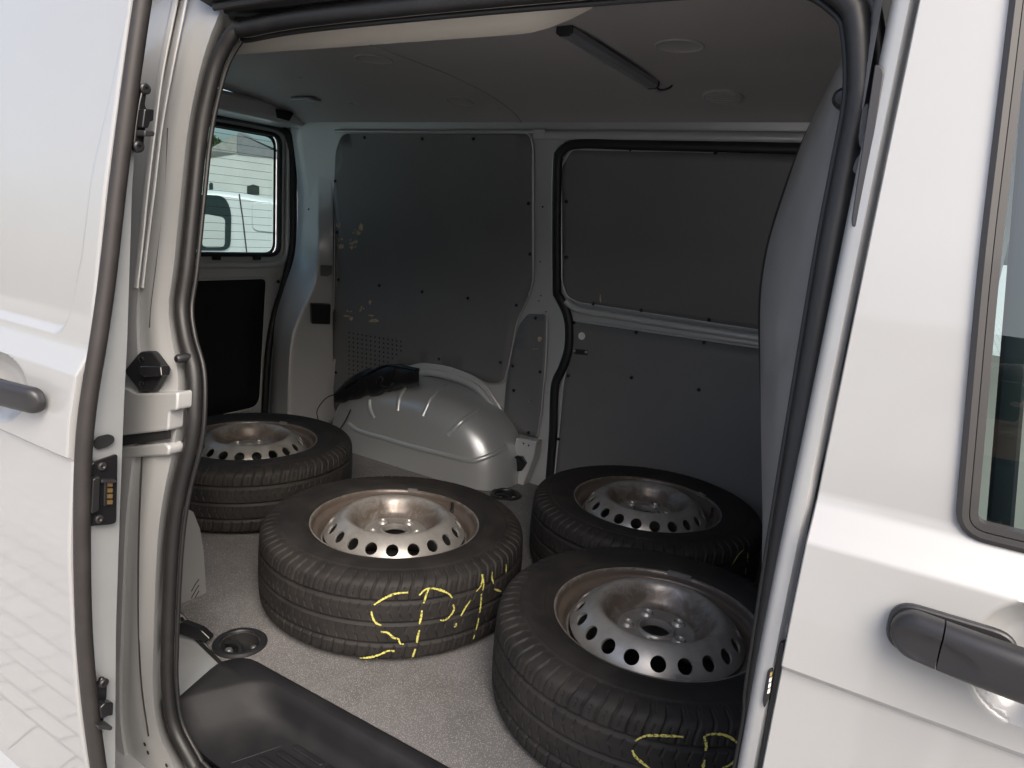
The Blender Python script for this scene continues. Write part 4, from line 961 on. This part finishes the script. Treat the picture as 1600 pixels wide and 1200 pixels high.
# house beyond the tailgate
D = 38.0; o_, r, d = frame(378, 300, D)
house = thing('white_house', 'white brick house with slate gable seen through the rear window', 'house', tuple(o_))
xa, xb = lat_(290, 250, 378, D), lat_(470, 250, 378, D); ze = hgt(378, 240, D); zp = hgt(378, 207, D); xm = lat_(371, 250, 378, D)
prism_fb('wall', o_, r, d, [(xa, 0), (xb, 0), (xb, ze), (xa, ze)], 0, 9, 'white_wall', house)
prism_fb('gable', o_, r, d, [(xm, ze-.05), (xb+.2, ze-.05), (xb+.2, hgt(470, 258, D)), (lat_(380, 207, 378, D), zp), (xm, zp-.05)], -.06, 9, 'slate', house)
prism_fb('roof', o_, r, d, [(xa, ze-.02), (xm-.01, ze-.02), (xm-.01, zp-.1), (xa, hgt(290, 252, D))], -.04, 9, 'grey_roof', house)
for x0, x1, y0, y1 in ((386, 405, 291, 304), (327, 333, 287, 296)):
    xx0, xx1 = lat_(x0, 300, 378, D), lat_(x1, 300, 378, D)
    w_ = prism_fb('window', o_, r, d, [(xx0, hgt(x0, y1, D)), (xx1, hgt(x1, y1, D)), (xx1, hgt(x1, y0, D)), ((xx0+xx1)/2, hgt(x1, y0-2, D)), (xx0, hgt(x0, y0, D))], -.05, .1, 'dark_glass', house)
# small white van behind
D = 7.0; o_, r, d = frame(360, 340, D)
def LX(px): return lat_(px, 340, 360, D)
def HZ(px, py): return hgt(px, py, D)
car = thing('white_delivery_van', 'small white van parked behind the tailgate, dark side window', 'van', tuple(o_))
body_side = fillet([(LX(250), .35), (LX(520), .35), (LX(520), HZ(470, 316)), (LX(430), HZ(430, 311)), (LX(365), HZ(365, 299)), (LX(330), HZ(330, 296)), (LX(250), HZ(250, 296))], .12)
prism_fb('body', o_, r, d, body_side, 0, 1.75, 'car_white', car, bevel=.05)
wn = fillet([(LX(300), HZ(300, 391)), (LX(360), HZ(360, 391)), (LX(362), HZ(362, 330)), (LX(352), HZ(352, 306)), (LX(300), HZ(300, 303))], .08)
prism_fb('side_window', o_, r, d, wn, -.012, .02, 'dark_glass', car)
wn2 = fillet([(LX(316), HZ(316, 386)), (LX(351), HZ(351, 386)), (LX(352), HZ(352, 340)), (LX(314), HZ(314, 333))], .04)
prism_fb('seat_view', o_, r, d, wn2, -.02, .0, 'white_wall', car)
tube('door_seam', place(o_, r, d, [(LX(374), -.004, HZ(374, 303)), (LX(380), -.004, HZ(380, 345)), (LX(386), -.004, HZ(386, 398)), (LX(392), -.004, .4)]), circ(.006, .006, 6), 'trim', car)
prism_fb('side_panel', o_, r, d, fillet([(LX(394), HZ(394, 360)), (LX(500), HZ(500, 372)), (LX(500), HZ(500, 325)), (LX(394), HZ(394, 315))], .06), -.012, .02, 'car_white', car, bevel=.006)
for px in (275, 480):
    c = o_+r*LX(px)+d*.1+UP*.31; P = [c+r*(.31*math.cos(t))+UP*(.31*math.sin(t)) for t in np.linspace(0, 2*math.pi, 28, endpoint=False)]
    slab('wheel', [p-d*.12 for p in P], d*.22, 'tyre', car, bevel=.02)
# trees beyond
def tree(px, D, hh, wd, label):
    o_, r, d = frame(px, 300, D); t = thing('conifer_tree', label, 'tree', tuple(o_), 'trees behind the house')
    tube('trunk', [o_+UP*z for z in np.linspace(0, hh*.95, 8)], circ(.16, .16, 8), 'bark', t, nrm=(1, 0, 0))
    V, F = [], []
    for i in range(1500):
        z = hh*(.12+.88*random.random()**.9); rad = wd*(1.02-z/hh)*math.sqrt(random.random())*random.uniform(.7, 1.15); a_ = random.uniform(0, 6.283)
        c = o_+np.array((rad*math.cos(a_), rad*math.sin(a_), z-.25*rad)); s = .16+.16*random.random(); n0 = len(V)
        u = rng.normal(size=3); u /= np.linalg.norm(u); v = np.cross(u, rng.normal(size=3)); v /= np.linalg.norm(v)
        V += [tuple(c-u*s), tuple(c+v*s*.5), tuple(c+u*s), tuple(c-v*s*.5)]; F.append((n0, n0+1, n0+2, n0+3))
    mk('crown', V, F, 'leaf', t, sharp=0)
tree(334, 55, hgt(334, 214, 55), 2.0, 'tallest dark conifer top beside the white house roof')
tree(342, 58, hgt(342, 220, 58), 2.0, 'conifer top half hidden by the white house roof')
tree(325, 60, hgt(325, 224, 60), 2.2, 'lowest conifer top, farthest from the white house roof')

# workshop across the yard, behind the photographer (seen in the paint and the cab window)
mat('plaster', (.58, .58, .57), .85, noise=(.7, (.52, .52, .51), .4, .7))
mat('frame_white', (.75, .76, .75), .4)
wk = thing('workshop', 'pale plastered workshop with white framed windows facing the open van', 'building', (1.0, -15.0, GZ))
box('wall', (-16, -24, GZ), (18, -15, GZ+4.6), 'plaster', wk, bevel=0)
slab('roof', [(x, -25, z) for x, z in ((-17, GZ+4.6), (19, GZ+4.6), (19, GZ+5.0), (-17, GZ+5.0))], (0, 10.6, 0), 'slate', wk, bevel=0)
for i, x in enumerate((-13, -8.5, -4, 4.6, 9, 13.5)):
    f_ = box('window', (x, -15.06, GZ+1.2), (x+2.0, -14.97, GZ+2.9), 'frame_white', wk, bevel=.01)
    for k in range(2): box('pane', (x+.08+k*.96, -14.985, GZ+1.28), (x+.96+k*.96, -14.955, GZ+2.82), 'dark_glass', f_, bevel=0)
f_ = box('gate', (-.6, -15.05, GZ), (3.4, -14.96, GZ+3.4), 'frame_white', wk, bevel=.01)
for k in range(6): box('gate_panel', (-.5, -14.97, GZ+.1+k*.55), (3.3, -14.94, GZ+.58+k*.55), 'frame_white', f_, bevel=.01)

# ================================================================== the photographer, mirrored in the cab window
mat('skin', (.46, .29, .21), .5, noise=(30, (.40, .24, .17), .4, .7)); mat('jacket', (.020, .024, .040), .8, bump=(200, .2, .001)); mat('trousers', (.03, .032, .04), .85); mat('hair', (.02, .014, .010), .6, bump=(300, .5, .002)); mat('shoe', (.015, .014, .013), .6)
per = thing('person', 'person in a dark navy jacket holding up a phone, mirrored in the cab window', 'person', (.15, -.42, GZ))
J = {}; VJ = []; EJ = []; RJ = []
def jt(n_, p, r_, par=None):
    J[n_] = len(VJ); VJ.append(p); RJ.append(r_)
    if par: EJ.append((J[par], J[n_]))
jt('pelvis', (.16, -.42, .36), (.155, .11)); jt('spine', (.16, -.415, .52), (.145, .10), 'pelvis'); jt('chest', (.16, -.41, .70), (.165, .11), 'spine'); jt('collar', (.16, -.405, .83), (.105, .075), 'chest')
jt('neck', (.158, -.39, .90), (.055, .055), 'collar'); jt('jaw', (.155, -.365, .955), (.062, .070), 'neck'); jt('head', (.155, -.375, 1.02), (.076, .092), 'jaw'); jt('crown', (.155, -.385, 1.085), (.062, .075), 'head')
for sg, nm, el, wr, ha in ((-1, 'L', (-.09, -.27, .66), (-.060, -.115, .92), (-.050, -.085, .965)), (1, 'R', (.40, -.27, .66), (.185, -.115, .92), (.165, -.085, .965))):
    jt('sh'+nm, (.16+sg*.165, -.405, .80), (.072, .072), 'collar'); jt('el'+nm, el, (.050, .050), 'sh'+nm); jt('wr'+nm, wr, (.031, .027), 'el'+nm); jt('ha'+nm, ha, (.036, .018), 'wr'+nm)
    for k in range(4):
        b0 = (ha[0]-sg*(.004), ha[1]+.030-.004*k, ha[2]+.030-.016*k); jt('f%s%d' % (nm, k), b0, (.0095, .0095), 'ha'+nm); jt('g%s%d' % (nm, k), (b0[0]-sg*.030, b0[1]+.022, b0[2]+.003), (.0085, .0085), 'f%s%d' % (nm, k)); jt('h%s%d' % (nm, k), (b0[0]-sg*(.052-.006*(k == 3)), b0[1]+.012, b0[2]+.002), (.0075, .0075), 'g%s%d' % (nm, k))
    jt('t'+nm, (ha[0]-sg*.010, ha[1]-.012, ha[2]+.010), (.011, .011), 'ha'+nm); jt('u'+nm, (ha[0]-sg*.040, ha[1]+.002, ha[2]+.018), (.0095, .0095), 't'+nm)
    jt('hip'+nm, (.16+sg*.085, -.42, .29), (.088, .088), 'pelvis'); jt('kn'+nm, (.16+sg*.095, -.405, -.10), (.062, .062), 'hip'+nm); jt('an'+nm, (.16+sg*.10, -.44, -.485), (.045, .045), 'kn'+nm); jt('to'+nm, (.16+sg*.115, -.30, -.535), (.040, .030), 'an'+nm)
bme = bpy.data.meshes.new('skeleton'); bme.from_pydata(VJ, EJ, []); bo = bpy.data.objects.new('skeleton', bme); COL.objects.link(bo)
sk = bo.modifiers.new('skin', 'SKIN'); sk.use_smooth_shade = True
for i, r_ in enumerate(RJ): bme.skin_vertices[0].data[i].radius = r_
bme.skin_vertices[0].data[0].use_root = True
bo.modifiers.new('sub', 'SUBSURF').levels = 2
dg = bpy.context.evaluated_depsgraph_get(); full = bpy.data.meshes.new_from_object(bo.evaluated_get(dg)); bpy.data.objects.remove(bo)
full.materials.clear()
for m_ in ('jacket', 'skin', 'trousers', 'shoe'): full.materials.append(MAT[m_])
for p_ in full.polygons:
    c_ = p_.center; p_.material_index = 1 if c_.z > .905 or (c_.y > -.125 and c_.z > .8) else 3 if c_.z < -.485 else 2 if c_.z < .30 else 0
full.shade_smooth(); full.name = 'body'; body = bpy.data.objects.new('body', full); put(body, per)
def blob(name, c_, r_, m_, n=12, cut=None):
    rows = []
    for i in range(n+1):
        a_ = math.pi*i/n; rows.append([(c_[0]+r_[0]*math.sin(a_)*math.cos(t), c_[1]+r_[1]*math.sin(a_)*math.sin(t), c_[2]+r_[2]*math.cos(a_)) for t in np.linspace(0, 2*math.pi, 2*n, endpoint=False)])
    return grid(name, rows, m_, per, closed=True, sharp=0)
blob('hair', (.155, -.398, 1.065), (.083, .095, .078), 'hair', 16)
blob('nose', (.155, -.280, 1.005), (.012, .018, .022), 'skin')
for sg in (-1, 1):
    blob('eye', (.155+sg*.032, -.292, 1.030), (.012, .008, .007), 'gloss_black'); blob('ear', (.155+sg*.080, -.385, 1.010), (.010, .022, .032), 'skin'); blob('eyebrow', (.155+sg*.032, -.288, 1.048), (.018, .008, .004), 'hair')
blob('mouth', (.155, -.292, .965), (.024, .008, .006), 'scuff')
ph = slab('phone', fillet([(-.022, -.030, .962), (.138, -.030, .962), (.138, -.030, 1.038), (-.022, -.030, 1.038)], .010), (0, -.008, 0), 'gloss_black', None, bevel=.002)
tag(ph, 'black phone held up in both hands of the person mirrored in the window', 'phone')
